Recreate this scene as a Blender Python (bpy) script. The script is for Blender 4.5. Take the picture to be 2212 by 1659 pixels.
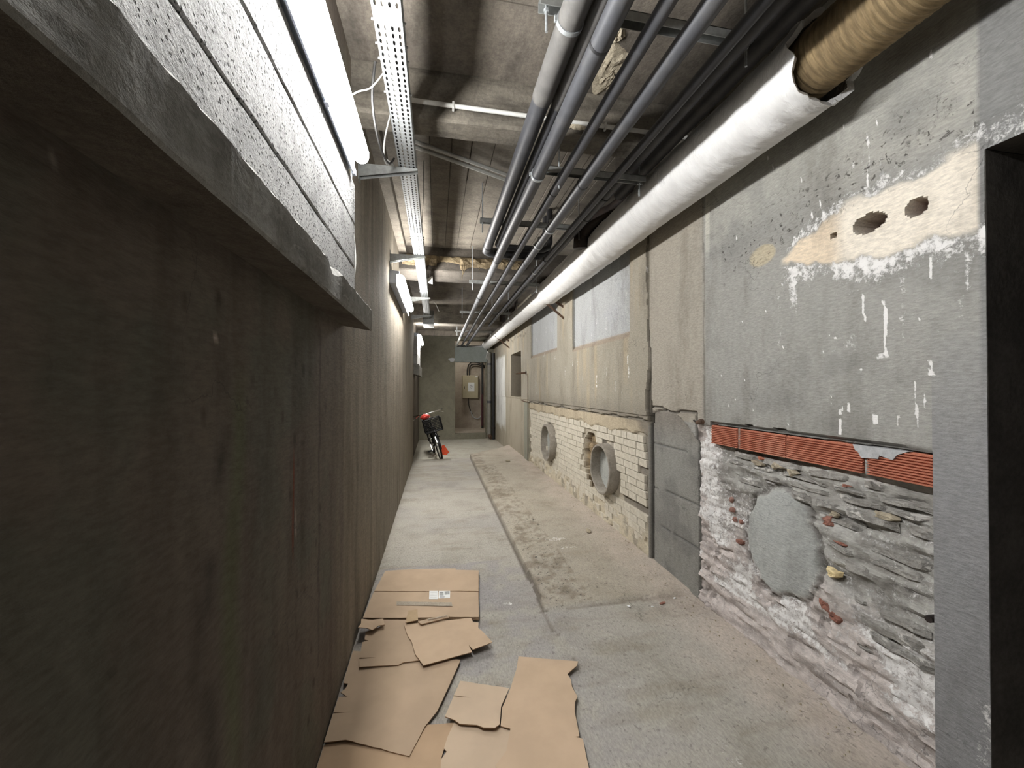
import bpy, bmesh, math, random
import numpy as np
from mathutils import Vector, Matrix, noise as mnoise

for o in list(bpy.data.objects): bpy.data.objects.remove(o)
SC = bpy.context.scene
COL = SC.collection
R = math.radians
random.seed(7)

# ------------------------------------------------------------------ camera, world, exposure
cam_d = bpy.data.cameras.new('camera'); cam = bpy.data.objects.new('camera', cam_d); COL.objects.link(cam)
cam.location = (0, 0, 1.4)
cam.rotation_euler = (R(90.5), 0, -math.atan(163/860))
cam_d.sensor_fit = 'HORIZONTAL'; cam_d.sensor_width = 36.0
cam_d.lens = 36.0*860/2212
cam_d.clip_start = .02; cam_d.clip_end = 100
SC.camera = cam

w = bpy.data.worlds.new('world'); SC.world = w; w.use_nodes = True
bg = w.node_tree.nodes['Background']; bg.inputs[0].default_value = (.8, .9, 1, 1); bg.inputs[1].default_value = .02
LAMP = 62.0
SC.view_settings.view_transform = 'Standard'
SC.view_settings.look = 'None'
SC.view_settings.gamma = 1
SC.view_settings.use_curve_mapping = False
SC.view_settings.exposure = 0.87

# ------------------------------------------------------------------ helpers
def s2l(c):
    return tuple(((x/255)/12.92 if x <= 10 else (((x/255)+.055)/1.055)**2.4) for x in c)
def C(r, g, b): return s2l((r, g, b)) + (1,)

def tag(o, label=None, cat=None, group=None, kind=None):
    if label: o['label'] = label
    if cat: o['category'] = cat
    if group: o['group'] = group
    if kind: o['kind'] = kind
    return o
def empty(name, loc=(0, 0, 0), label=None, cat=None, group=None, rz=0):
    o = bpy.data.objects.new(name, None); COL.objects.link(o); o.location = loc; o.rotation_euler = (0, 0, rz)
    o.empty_display_size = .05
    return tag(o, label, cat, group)

class MB:
    def __init__(s): s.v = []; s.f = []; s.m = []; s.cm = 0
    def add(s, vs, fs):
        n = len(s.v); s.v += [tuple(v) for v in vs]; s.f += [tuple(i+n for i in f) for f in fs]; s.m += [s.cm]*len(fs); return s
    def box(s, x0, x1, y0, y1, z0, z1, ch=0):
        if ch <= 0:
            v = [(x, y, z) for x in (x0, x1) for y in (y0, y1) for z in (z0, z1)]
            return s.add(v, [(0, 1, 3, 2), (4, 6, 7, 5), (0, 4, 5, 1), (2, 3, 7, 6), (0, 2, 6, 4), (1, 5, 7, 3)])
        bm = bmesh.new(); bmesh.ops.create_cube(bm, size=1)
        for v in bm.verts: v.co = Vector(((x0+x1)/2+v.co.x*(x1-x0), (y0+y1)/2+v.co.y*(y1-y0), (z0+z1)/2+v.co.z*(z1-z0)))
        bmesh.ops.bevel(bm, geom=bm.edges[:], offset=ch, segments=1, affect='EDGES')
        bm.verts.index_update()
        s.add([v.co for v in bm.verts], [[v.index for v in f.verts] for f in bm.faces]); bm.free(); return s
    def tube(s, pts, r, seg=12, cap=True, closed=False):
        pts = [Vector(p) for p in pts]; n = len(pts)
        rs = r if isinstance(r, (list, tuple)) else [r]*n
        base = len(s.v); up = None; T0 = None
        for i, p in enumerate(pts):
            if closed: t = (pts[(i+1) % n]-pts[i-1])
            else: t = (pts[min(i+1, n-1)]-pts[max(i-1, 0)])
            t.normalize()
            if up is None:
                a = Vector((0, 0, 1)) if abs(t.z) < .9 else Vector((1, 0, 0))
                up = (a-t*a.dot(t)).normalized()
            else: up = (up-t*up.dot(t)).normalized()
            sd = t.cross(up)
            for k in range(seg):
                a = 2*math.pi*k/seg
                s.v.append(tuple(p+(up*math.cos(a)+sd*math.sin(a))*rs[i]))
        L = n if closed else n-1
        for i in range(L):
            for k in range(seg):
                a = base+i*seg+k; b = base+i*seg+(k+1) % seg
                j = ((i+1) % n)*seg
                c = base+j+(k+1) % seg; d = base+j+k
                s.f.append((a, b, c, d)); s.m.append(s.cm)
        if cap and not closed:
            s.f.append(tuple(base+k for k in range(seg))[::-1]); s.m.append(s.cm)
            s.f.append(tuple(base+(n-1)*seg+k for k in range(seg))); s.m.append(s.cm)
        return s
    def bar(s, a, b, w, h, up=(0, 0, 1)):
        a = Vector(a); b = Vector(b); t = (b-a).normalized(); u = Vector(up); u = (u-t*u.dot(t))
        if u.length < 1e-4: u = Vector((1, 0, 0))
        u.normalize(); sd = t.cross(u)
        vs = [p+sd*sx*w/2+u*sz*h/2 for p in (a, b) for sx in (-1, 1) for sz in (-1, 1)]
        return s.add(vs, [(0, 1, 3, 2), (4, 6, 7, 5), (0, 4, 5, 1), (2, 3, 7, 6), (0, 2, 6, 4), (1, 5, 7, 3)])
    def prism(s, poly, z0, z1):
        n = len(poly); vs = [(p[0], p[1], z0) for p in poly]+[(p[0], p[1], z1) for p in poly]
        fs = [tuple(range(n))[::-1], tuple(range(n, 2*n))]+[(i, (i+1) % n, n+(i+1) % n, n+i) for i in range(n)]
        return s.add(vs, fs)
    def grid(s, V):      # V: array (n,m,3)
        n, m = V.shape[:2]; b = len(s.v)
        s.v += [tuple(x) for x in V.reshape(-1, 3)]
        for i in range(n-1):
            for j in range(m-1):
                a = b+i*m+j; s.f.append((a, a+m, a+m+1, a+1)); s.m.append(s.cm)
        return s
    def mesh(s, name, mats, smooth=False):
        me = bpy.data.meshes.new(name); me.from_pydata(s.v, [], s.f)
        for m in (mats if isinstance(mats, (list, tuple)) else [mats]): me.materials.append(m)
        me.polygons.foreach_set('material_index', s.m)
        bm = bmesh.new(); bm.from_mesh(me); bmesh.ops.recalc_face_normals(bm, faces=bm.faces[:]); bm.to_mesh(me); bm.free()
        if smooth: me.shade_smooth(); me.set_sharp_from_angle(angle=R(40))
        me.update(); return me
    def build(s, name, mats, parent=None, smooth=False, **kw):
        o = bpy.data.objects.new(name, s.mesh(name, mats, smooth)); COL.objects.link(o)
        if parent: o.parent = parent; 
        return tag(o, **kw)
def dup(o, parent=None):
    c = o.copy(); COL.objects.link(c); c.parent = parent
    for ch in list(o.children): dup(ch, c)
    return c

# ------------------------------------------------------------------ node materials
def newmat(name):
    m = bpy.data.materials.new(name); m.use_nodes = True; nt = m.node_tree
    return m, nt, nt.nodes['Principled BSDF']
def N(nt, t, **kw):
    n = nt.nodes.new(t)
    for k, v in kw.items():
        if k.startswith('i_'):
            key = k[2:]; n.inputs[int(key) if key.isdigit() else key].default_value = v
        else: setattr(n, k, v)
    return n
def L(nt, a, b): nt.links.new(a, b)
def mixc(nt, fac, a, b, mode='MIX'):
    m = N(nt, 'ShaderNodeMix', data_type='RGBA', blend_type=mode)
    if isinstance(fac, float): m.inputs[0].default_value = fac
    else: L(nt, fac, m.inputs[0])
    for i, x in ((6, a), (7, b)):
        if isinstance(x, tuple): m.inputs[i].default_value = x
        else: L(nt, x, m.inputs[i])
    return m.outputs[2]
def noise(nt, vec, scale, detail=6, rough=.6, dist=0, stretch=None):
    if stretch:
        mp = N(nt, 'ShaderNodeMapping'); mp.inputs['Scale'].default_value = stretch; L(nt, vec, mp.inputs[0]); vec = mp.outputs[0]
    n = N(nt, 'ShaderNodeTexNoise', i_Scale=scale, i_Detail=detail, i_Roughness=rough, i_Distortion=dist); L(nt, vec, n.inputs['Vector'])
    return n.outputs['Fac']
def ramp(nt, v, a, b, lo=0., hi=1.):
    m = N(nt, 'ShaderNodeMapRange', interpolation_type='SMOOTHSTEP'); L(nt, v, m.inputs[0])
    m.inputs[1].default_value = a; m.inputs[2].default_value = b; m.inputs[3].default_value = lo; m.inputs[4].default_value = hi
    return m.outputs[0]
def math_(nt, op, a, b):
    m = N(nt, 'ShaderNodeMath', operation=op)
    for i, x in enumerate((a, b)):
        if isinstance(x, (int, float)): m.inputs[i].default_value = x
        else: L(nt, x, m.inputs[i])
    return m.outputs[0]
def bump(nt, bs, h, strength=.4, dist=.01):
    b = N(nt, 'ShaderNodeBump', i_Strength=strength, i_Distance=dist); L(nt, h, b.inputs['Height']); L(nt, b.outputs[0], bs.inputs['Normal'])
def coords(nt): return N(nt, 'ShaderNodeTexCoord').outputs['Object']

def concrete(name, base, dark, light, streak=(1, 1, 1), sscale=2.0, rough=.9, bstr=.35, pit=0., fine=60, streak_amt=.6, attr=False, smear=0.):
    m, nt, bs = newmat(name); co = coords(nt)
    n1 = noise(nt, co, 1.3, 7, .62, .3)
    n2 = noise(nt, co, sscale, 8, .65, .1, streak)
    n3 = noise(nt, co, fine, 4, .7, 0, (1, .4, 1.5) if attr else None)
    n4 = noise(nt, co, 9, 8, .7)
    if attr:
        A = N(nt, 'ShaderNodeAttribute', attribute_name='col').outputs['Color']
        M = N(nt, 'ShaderNodeAttribute', attribute_name='msk').outputs['Color']
        sp = N(nt, 'ShaderNodeSeparateColor'); L(nt, M, sp.inputs[0])
        d = mixc(nt, ramp(nt, n2, .45, .75, 0, streak_amt), A, dark, 'MULTIPLY')
        c = mixc(nt, ramp(nt, n4, .52, .75, 0, .45), d, light, 'SCREEN')
    else:
        c = mixc(nt, ramp(nt, n2, .42, .7, 0, streak_amt), base, dark)
        c = mixc(nt, ramp(nt, n1, .5, .75, 0, .6), c, light)
        c = mixc(nt, ramp(nt, n4, .35, .55, .35, 0), c, dark)
    c = mixc(nt, ramp(nt, n3, .3, .7, .82, 1.12), (0, 0, 0, 1), c) if False else c
    hs = N(nt, 'ShaderNodeHueSaturation'); L(nt, ramp(nt, n3, .25, .75, .8, 1.18), hs.inputs['Value']); L(nt, c, hs.inputs['Color']); c = hs.outputs[0]
    h = math_(nt, 'ADD', n4, math_(nt, 'MULTIPLY', n3, .5))
    if pit > 0:
        v = N(nt, 'ShaderNodeTexVoronoi', i_Scale=pit, i_Randomness=1.0); L(nt, co, v.inputs['Vector'])
        sel = ramp(nt, v.outputs['Distance'], .18, .34, 1, 0)
        sel = math_(nt, 'MULTIPLY', sel, ramp(nt, noise(nt, co, pit*.6, 2), .44, .54))
        c = mixc(nt, sel, c, dark); h = math_(nt, 'SUBTRACT', h, math_(nt, 'MULTIPLY', sel, 1.5))
    if smear:
        sn = ramp(nt, noise(nt, co, 22, 8, .7, .6, (1, .5, 1.4)), .50, .60, 0, smear); c = mixc(nt, sn, c, light); h = math_(nt, 'ADD', h, math_(nt, 'MULTIPLY', sn, .6))
    if attr:
        # chalky white (R), dark grime (G), specks / pitting (B)
        nz = noise(nt, co, 38, 8, .75, .6)
        nw = noise(nt, co, 70, 5, .7, .6)
        nn = math_(nt, 'ADD', math_(nt, 'MULTIPLY', nz, .6), math_(nt, 'MULTIPLY', nw, .4))
        wf = ramp(nt, math_(nt, 'ADD', sp.outputs[0], math_(nt, 'MULTIPLY', math_(nt, 'SUBTRACT', nn, .5), 2.6)), .38, .72)
        c = mixc(nt, wf, c, (.82, .81, .80, 1))
        df = ramp(nt, math_(nt, 'ADD', sp.outputs[1], math_(nt, 'MULTIPLY', math_(nt, 'SUBTRACT', nn, .5), 2.2)), .4, .8, 0, .85)
        c = mixc(nt, df, c, (.035, .032, .03, 1))
        nb = noise(nt, co, 45, 3, .6, .5)
        bf = math_(nt, 'MULTIPLY', ramp(nt, nb, .60, .68), sp.outputs[2])
        c = mixc(nt, bf, c, (.06, .055, .05, 1))
        h = math_(nt, 'ADD', h, math_(nt, 'MULTIPLY', wf, .5))
        h = math_(nt, 'SUBTRACT', h, math_(nt, 'MULTIPLY', bf, .8))
        # hairline cracks
        v = N(nt, 'ShaderNodeTexVoronoi', feature='DISTANCE_TO_EDGE', i_Scale=2.2)
        mp = N(nt, 'ShaderNodeMixRGB', blend_type='ADD'); mp.inputs[0].default_value = .35
        nd = N(nt, 'ShaderNodeTexNoise', i_Scale=5.0, i_Detail=5.0); L(nt, co, nd.inputs['Vector'])
        L(nt, co, mp.inputs[1]); L(nt, nd.outputs['Color'], mp.inputs[2]); L(nt, mp.outputs[0], v.inputs['Vector'])
        cr = math_(nt, 'MULTIPLY', ramp(nt, v.outputs['Distance'], .0, .006, 1, 0), ramp(nt, n1, .5, .62))
        c = mixc(nt, math_(nt, 'MULTIPLY', cr, .55), c, (.04, .04, .04, 1))
    L(nt, c, bs.inputs['Base Color']); bs.inputs['Roughness'].default_value = rough
    bs.inputs['Specular IOR Level'].default_value = .25
    bump(nt, bs, h, bstr, .012)
    return m
def plain(name, col, rough=.5, metal=0., var=.15, scale=30, bstr=.1, bdist=.003, spec=.4, objrand=0., dust=None, stretch=None):
    m, nt, bs = newmat(name); co = coords(nt)
    n = noise(nt, co, scale, 5, .6, 0, stretch)
    hs = N(nt, 'ShaderNodeHueSaturation'); hs.inputs['Color'].default_value = col
    val = ramp(nt, n, .3, .7, 1-var, 1+var)
    if objrand:
        oi = N(nt, 'ShaderNodeObjectInfo'); val = math_(nt, 'MULTIPLY', val, ramp(nt, oi.outputs['Random'], 0, 1, 1-objrand, 1+objrand*.4))
    L(nt, val, hs.inputs['Value']); c = hs.outputs[0]
    if dust:
        c = mixc(nt, ramp(nt, noise(nt, co, scale*.25, 8, .7), .45, .75, 0, .8), c, dust)
    L(nt, c, bs.inputs['Base Color'])
    bs.inputs['Roughness'].default_value = rough; bs.inputs['Metallic'].default_value = metal; bs.inputs['Specular IOR Level'].default_value = spec
    bump(nt, bs, n, bstr, bdist); return m
def emit(name, col, st):
    m, nt, bs = newmat(name); bs.inputs['Base Color'].default_value = (.9, .9, .9, 1)
    bs.inputs['Emission Color'].default_value = col; bs.inputs['Emission Strength'].default_value = st; return m

M = {}
M['wall_r'] = concrete('wall_plaster', C(150, 148, 142), (.42, .40, .38, 1), C(70, 70, 68), streak=(1, 1, .28), sscale=5, attr=True, bstr=.55, streak_amt=.55, fine=90)
M['wall_l'] = concrete('dark_board_concrete', C(106, 99, 90), C(74, 67, 61), C(126, 117, 106), streak=(1, 1.6, .35), sscale=3.2, bstr=.5, fine=70, streak_amt=.75)
M['wall_la'] = concrete('dark_wall_concrete', C(106, 99, 90), (.5, .47, .44, 1), C(34, 32, 29), streak=(1, 1.8, .3), sscale=3.2, attr=True, bstr=.5, fine=70, streak_amt=.6)
M['ledge'] = concrete('ledge_concrete', C(138, 137, 133), C(96, 95, 92), C(176, 175, 170), streak=(1, .6, 1.5), sscale=5, bstr=.5, smear=.3)
M['block'] = concrete('aerated_block', C(170, 170, 169), C(96, 96, 95), C(184, 184, 183), sscale=6, bstr=.9, pit=90, fine=120, streak_amt=.15)
M['ceil'] = concrete('ceiling_concrete', C(116, 109, 100), C(68, 64, 59), C(138, 131, 119), streak=(2.5, .7, 1), sscale=3, bstr=.35, streak_amt=.7)
M['ceil2'] = concrete('ceiling_board_concrete', C(116, 110, 101), C(80, 75, 68), C(138, 131, 120), streak=(1, 3, 1), sscale=3, bstr=.2, streak_amt=.6)
M['beam'] = concrete('beam_concrete', C(122, 116, 106), C(70, 66, 60), C(150, 142, 128), streak=(.5, 2, 3), sscale=4, bstr=.35, streak_amt=.8)
M['dark_beam'] = concrete('dark_beam_concrete', C(84, 79, 73), C(52, 49, 46), C(104, 98, 90), streak=(.5, 2, 3), sscale=4, bstr=.35)  # darker version of the beam concrete, for the second beam
M['end'] = concrete('end_wall_paint', C(124, 121, 106), C(98, 94, 82), C(140, 137, 122), sscale=4, bstr=.15, streak_amt=.5)
M['lintel'] = concrete('lintel_paint', C(132, 138, 134), C(112, 116, 112), C(146, 150, 146), sscale=4, bstr=.1, streak_amt=.4)
M['floor'] = concrete('dusty_floor_concrete', C(165, 160, 150), (.62, .60, .56, 1), C(60, 58, 54), streak=(1, .8, 1), sscale=3, attr=True, bstr=.4, streak_amt=.6, fine=110)
M['brick'] = concrete('cream_glazed_brick', C(210, 204, 190), C(178, 170, 154), C(228, 225, 216), sscale=14, bstr=.5, fine=140, streak_amt=.6)
M['hollow'] = concrete('red_hollow_clay', C(190, 122, 98), C(156, 98, 80), C(220, 172, 148), sscale=9, bstr=.3, fine=120, streak_amt=.6)
M['stone'] = concrete('rubble_stone', C(166, 164, 159), C(122, 118, 113), C(218, 215, 210), streak=(1, .4, 1.6), sscale=22, smear=.85, bstr=.9, fine=110, streak_amt=.8)
M['redstone'] = concrete('red_brick_fragment', C(150, 104, 90), C(112, 84, 76), C(204, 178, 168), sscale=20, bstr=.6)
M['yellow'] = concrete('yellow_stone', C(224, 206, 162), C(190, 164, 118), C(236, 226, 196), sscale=20, bstr=.6)
M['patch'] = concrete('pale_plaster', C(176, 178, 180), C(160, 161, 162), C(192, 194, 198), sscale=5, bstr=.2, streak_amt=.4)
M['plug'] = concrete('grey_mortar', C(166, 169, 166), C(140, 142, 138), C(184, 188, 186), sscale=8, bstr=.5, streak_amt=.5, smear=.3)
M['spall'] = concrete('spalled_plaster', C(178, 168, 148), C(124, 114, 98), C(206, 198, 180), sscale=20, bstr=.9)
M['foam'] = concrete('rough_yellow_fibre', C(132, 118, 94), C(72, 62, 50), C(184, 168, 134), sscale=22, bstr=1.0, fine=150)
M['collar'] = concrete('iron_collar', C(150, 144, 134), C(112, 104, 96), C(176, 170, 160), sscale=10, bstr=.3)
M['white_jacket'] = plain('white_plaster_jacket', C(220, 220, 220), .55, var=.05, scale=12, bstr=1.0, bdist=.02, stretch=(.6, 1.6, .6))
M['rope'] = plain('ochre_wrap', C(132, 114, 84), .85, var=.3, scale=14, bstr=.5, bdist=.006, dust=C(92, 76, 54), stretch=(1, 7, 1))
M['grey_pipe'] = plain('grey_pipe_insulation', C(64, 65, 69), .5, var=.1, scale=20, bstr=.08, dust=C(80, 79, 78))
M['dusty_pipe'] = plain('dusty_grey_insulation', C(88, 86, 84), .75, var=.12, scale=20, bstr=.1, dust=C(104, 102, 98))
M['pale_pipe'] = plain('pale_grey_insulation', C(112, 114, 117), .55, var=.08, scale=20, bstr=.08)
M['old_pipe'] = plain('old_grey_pipe', C(124, 122, 115), .7, var=.12, scale=20, dust=C(98, 95, 88))
M['black'] = plain('black_band', C(34, 34, 36), .5, var=.2)
M['dark_iron'] = plain('dark_iron', C(44, 38, 36), .6, .3, var=.3, scale=25, bstr=.5, dust=C(70, 56, 48))
M['rust'] = plain('rusty_steel', C(92, 74, 62), .8, .2, var=.3, bstr=.5, dust=C(120, 96, 76))
M['galv'] = plain('galvanised_steel', C(168, 172, 174), .5, .55, var=.18, scale=60, bstr=.06)
M['galv_dull'] = plain('dull_galvanised_steel', C(150, 152, 150), .5, .6, var=.15, scale=40, bstr=.06)
M['white_plastic'] = plain('white_plastic', C(210, 210, 206), .4, var=.05)
M['housing'] = plain('lamp_housing', C(168, 176, 190), .4, var=.05)
M['grey_plastic'] = plain('grey_conduit_plastic', C(168, 168, 164), .5, var=.1)
M['cable'] = plain('black_cable', C(38, 37, 36), .5, var=.1)
M['card'] = plain('corrugated_cardboard', C(184, 161, 136), .85, var=.06, scale=5, bstr=.1, bdist=.002, objrand=.14, stretch=(1, 1, 1))
M['card_b'] = plain('darker_cardboard', C(174, 148, 120), .85, var=.06, scale=5, bstr=.1, bdist=.002)
M['card_c'] = plain('paler_cardboard', C(188, 168, 145), .85, var=.06, scale=5, bstr=.1, bdist=.002)
M['card_dark'] = plain('brown_cardboard_edge', C(150, 122, 94), .9, var=.15, scale=120)
M['card_tab'] = plain('plain_brown_cardboard', C(168, 146, 116), .9, var=.06)
M['paper'] = plain('white_paper', C(228, 230, 230), .7, var=.03)
M['ink'] = plain('black_ink', C(60, 60, 64), .7, var=.05)
M['cabinet'] = plain('beige_enamel', C(176, 167, 140), .45, var=.04)
M['red_cloth'] = plain('red_plastic_bag', C(214, 70, 58), .35, var=.15)
M['orange'] = plain('orange_red_plastic', C(216, 84, 52), .5, var=.1)
M['red_hose'] = plain('red_conduit', C(74, 40, 44), .5, var=.1)
M['bike_black'] = plain('black_bike_paint', C(22, 22, 24), .25, .1, var=.05)
M['rubber'] = plain('tyre_rubber', C(28, 28, 28), .8, var=.1)
M['chrome'] = plain('chrome', C(210, 210, 210), .15, 1., var=.03)
M['basket'] = plain('black_basket_wire', C(30, 31, 32), .5, .2, var=.1)
M['room'] = concrete('meter_room_plaster', C(176, 166, 152), C(148, 136, 124), C(196, 188, 176), sscale=3, bstr=.2, streak_amt=.6)
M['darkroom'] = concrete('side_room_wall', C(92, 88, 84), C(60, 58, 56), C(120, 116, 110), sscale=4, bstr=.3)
M['glow2'] = emit('bright_tube_diffuser', (1.0, .97, .92, 1), LAMP*1.5)
M['glow'] = emit('tube_diffuser', (1.0, .985, .955, 1), LAMP)
mtape, nt, bs = newmat('clear_tape'); bs.inputs['Base Color'].default_value = C(206, 194, 176); bs.inputs['Roughness'].default_value = .2
bump(nt, bs, noise(nt, coords(nt), 50, 5, .7, 1.0, (1, 1, 1)), 1.0, .02); M['tape'] = mtape

# ------------------------------------------------------------------ numpy noise
rng = np.random.RandomState(3); PERM = rng.rand(512, 512)
def vnoise(x, y):
    xi = np.floor(x).astype(int); yi = np.floor(y).astype(int); fx = x-xi; fy = y-yi
    fx = fx*fx*(3-2*fx); fy = fy*fy*(3-2*fy)
    a = PERM[xi % 512, yi % 512]; b = PERM[(xi+1) % 512, yi % 512]; c = PERM[xi % 512, (yi+1) % 512]; d = PERM[(xi+1) % 512, (yi+1) % 512]
    return (a*(1-fx)+b*fx)*(1-fy)+(c*(1-fx)+d*fx)*fy
def fbm(x, y, oct=5, g=.5):
    s = 0; a = 1; t = 0
    for i in range(oct): s = s+a*vnoise(x*2**i+17*i, y*2**i+31*i); t += a; a *= g
    return s/t
def sm(a, b, x): t = np.clip((x-a)/(b-a), 0, 1); return t*t*(3-2*t)
def inr(x, a, b): return (x >= a) & (x <= b)
def lines(a, b, segs, feats, eps=.0012):
    """non-uniform lattice: segs = [(upto, step)...], sharp feature lines doubled"""
    out = []; cur = a
    for up, st in segs:
        n = max(1, int(round((up-cur)/st))); out += list(np.linspace(cur, up, n, endpoint=False)); cur = up
    out.append(cur)
    out = [q for q in out if all(abs(q-f) > eps*2 for f in feats)]
    for f in feats: out += [f-eps, f+eps]
    return np.array(sorted(out))
def gridmesh(name, P, mat, col=None, msk=None, drop=None, flip=False, parent=None):
    n, m = P.shape[:2]; idx = np.arange(n*m).reshape(n, m)
    q = np.stack([idx[:-1, :-1], idx[1:, :-1], idx[1:, 1:], idx[:-1, 1:]], -1).reshape(-1, 4)
    if flip: q = q[:, ::-1]
    if drop is not None: q = q[~drop[:-1, :-1].reshape(-1)]
    me = bpy.data.meshes.new(name)
    me.vertices.add(n*m); me.vertices.foreach_set('co', P.reshape(-1).astype(np.float32))
    me.loops.add(len(q)*4); me.loops.foreach_set('vertex_index', q.reshape(-1).astype(np.int32))
    me.polygons.add(len(q)); me.polygons.foreach_set('loop_start', np.arange(0, len(q)*4, 4, dtype=np.int32))
    me.polygons.foreach_set('loop_total', np.full(len(q), 4, dtype=np.int32))
    me.update(calc_edges=True); me.validate()
    for nm, arr in (('col', col), ('msk', msk)):
        if arr is not None:
            at = me.attributes.new(nm, 'FLOAT_COLOR', 'POINT')
            a4 = np.ones((n*m, 4), np.float32); a4[:, :3] = arr.reshape(-1, 3); at.data.foreach_set('color', a4.reshape(-1))
    me.shade_smooth(); me.set_sharp_from_angle(angle=R(50))
    me.materials.append(mat); o = bpy.data.objects.new(name, me); COL.objects.link(o)
    if parent: o.parent = parent
    return o
def lin(c): return np.array(s2l(c))

CZ = 3.09          # ceiling height
XW = 1.676         # right wall face
XL = -.436         # left wall face
YE = 11.65         # end wall

# ------------------------------------------------------------------ RIGHT WALL (heightfield with real recesses)
RING = [(3.77, .585, .250, .222), (5.80, .575, .272, .242)]       # y, z, outer r, inner r
HOLES = [(1.271, 2.046, .060, .034), (1.111, 2.040, .032, .030), (1.416, 2.05, .009, .009)]
PLUG = (1.74, .62, .215, .265)
ys = lines(-2.6, YE+.2, [(-.35, .25), (.9, .1), (1.05, .012), (1.5, .007), (2.4, .01), (3.3, .016), (5, .022), (7.6, .03), (YE+.2, .05)],
           [-.3, .936, 1.078, 2.21, 2.345, 2.925, 2.95, 3.235, 4.74, 5.38, 6.96, 7.15, 7.8, 8.9])
zs = lines(-.12, CZ, [(1.15, .012), (1.95, .014), (2.16, .008), (CZ, .03)], [1.045, 1.172, 1.235, 2.14, 1.2])
Y, Z = np.meshgrid(ys, zs, indexing='ij')
n_lo = fbm(Y*1.3, Z*1.3, 4); n_md = fbm(Y*6, Z*6, 5); n_hi = fbm(Y*30, Z*30, 4); n_st = fbm(Y*9+5, Z*1.2, 5)
ero = (n_md-.5)
D = (n_lo-.5)*.014+(n_hi-.5)*.002         # depth into wall (+X)
col = np.zeros(Y.shape+(3,)); col[:] = lin((152, 151, 146))
msk = np.zeros_like(col)
def paint(mask, c): 
    mk = np.clip(mask, 0, 1)[..., None]; col[:] = col*(1-mk)+np.array(c)*mk
def addm(ch, v): msk[..., ch] = np.clip(msk[..., ch]+v, -1, 1)
# tone zones
paint(sm(2.24, 2.30, Y+ero*.03)*(Z > 1.17), lin((160, 154, 143)))
paint(sm(2.92, 2.93, Y)*(Z > 1.1), lin((150, 144, 131)))
paint(sm(.5, .8, n_st)*(Y > 2.93)*(Z > 1.1)*.6, lin((172, 156, 130)))
paint(sm(1.35, 1.15, Z)*(Y > 2.93)*(Y < 7.15)*.5, lin((118, 112, 102)))
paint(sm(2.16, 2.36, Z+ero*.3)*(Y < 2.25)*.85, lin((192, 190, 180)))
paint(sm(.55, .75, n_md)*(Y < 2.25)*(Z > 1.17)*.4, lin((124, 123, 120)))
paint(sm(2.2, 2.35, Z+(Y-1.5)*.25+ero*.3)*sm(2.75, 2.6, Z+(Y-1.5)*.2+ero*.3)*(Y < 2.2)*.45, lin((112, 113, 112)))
# big crack / step between wall parts at y 2.93
D += np.where((Y > 2.93) & (Z > 1.172), -.012, 0)
crack = np.abs(Y-(2.932+(fbm(Z*3, Z*0+3, 4)-.5)*.06)) < (.006+.03*sm(1.62, 1.3, Z))
crack &= (Z > 1.12)
D += crack*.03; paint(crack*.8, lin((62, 58, 52)))
# joint line at y 2.27
j = (np.abs(Y-2.265-(fbm(Z*2, Z*0, 3)-.5)*.02) < .006) & (Z > 1.18); D += j*.004; paint(j*.5, lin((90, 88, 82)))
# bottom edge of the upper render: dark ragged line
for (a, b, zc) in ((2.95, 7.15, 1.13), (1.078, 2.21, 1.18), (2.345, 2.925, 1.235)):
    e = inr(Y, a, b) & (np.abs(Z-zc-(fbm(Y*5, Y*0+9, 4)-.5)*.05*(1 if a > 2 else .3)) < .008); D += e*.02; paint(e*.7, lin((58, 54, 50)))
# pier between the brickwork and the rubble
pier = inr(Y, 2.345, 2.925) & (Z < 1.235-.16*((Y-2.72)/.35)**2*(Y > 2.3))
D += pier*.022; paint(pier*1., lin((138, 137, 132))); paint(pier*sm(.45, .65, n_md)*.6, lin((112, 111, 108))); paint(pier*sm(.95, 1.2, Z)*.6, lin((128, 120, 110)))
for zz in (.96, .62, .33): 
    e = pier & (np.abs(Z-zz+(Y-2.6)*.02-(n_md-.5)*.02) < .004); D += e*.006; paint(e*.6, lin((70, 70, 70)))
msk[..., 0] += pier*(sm(.35, .0, Z)*.12+.06); msk[..., 1] += pier*.08
for yy in (2.345, 2.925):
    e = (np.abs(Y-yy) < .012) & (Z < 1.24); D += e*.012; paint(e*.7, lin((64, 62, 58)))
# brick panel: mortar bed
bp = inr(Y, 2.95, 7.15) & (Z < 1.12)
bed = bp & (Z < 1.0+(n_md-.5)*.10)
D += np.where(bed, .028+(n_hi-.5)*.010+(n_md-.5)*.008, 0)
D += np.where(bp & ~bed, .006+(n_md-.5)*.012, 0)
paint(inr(Y, 7.15, 12)*(Z < 1.2)*1., lin((158, 150, 134))); paint(bp*1., lin((184, 176, 160))); paint((bp & ~bed)*1., lin((178, 166, 144)))
paint(bp*sm(3.35, 3.05, Y+ero*.5)*.8, lin((110, 105, 98)))
paint(bp*sm(.42, .1, Z+ero*.25)*.8, lin((202, 192, 170)))
low = bp*sm(.34, .12, Z+ero*.35); D -= low*.024*(n_md > .42)
paint(bp*(sm(.60, .70, n_md)*(Z < .95))*.5, lin((96, 90, 84)))
e = bp & (np.abs(Z-.40-(n_md-.5)*.06) < .045) & (Y < 3.45); D += e*.01; paint(e*.8, lin((112, 106, 98)))
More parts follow.
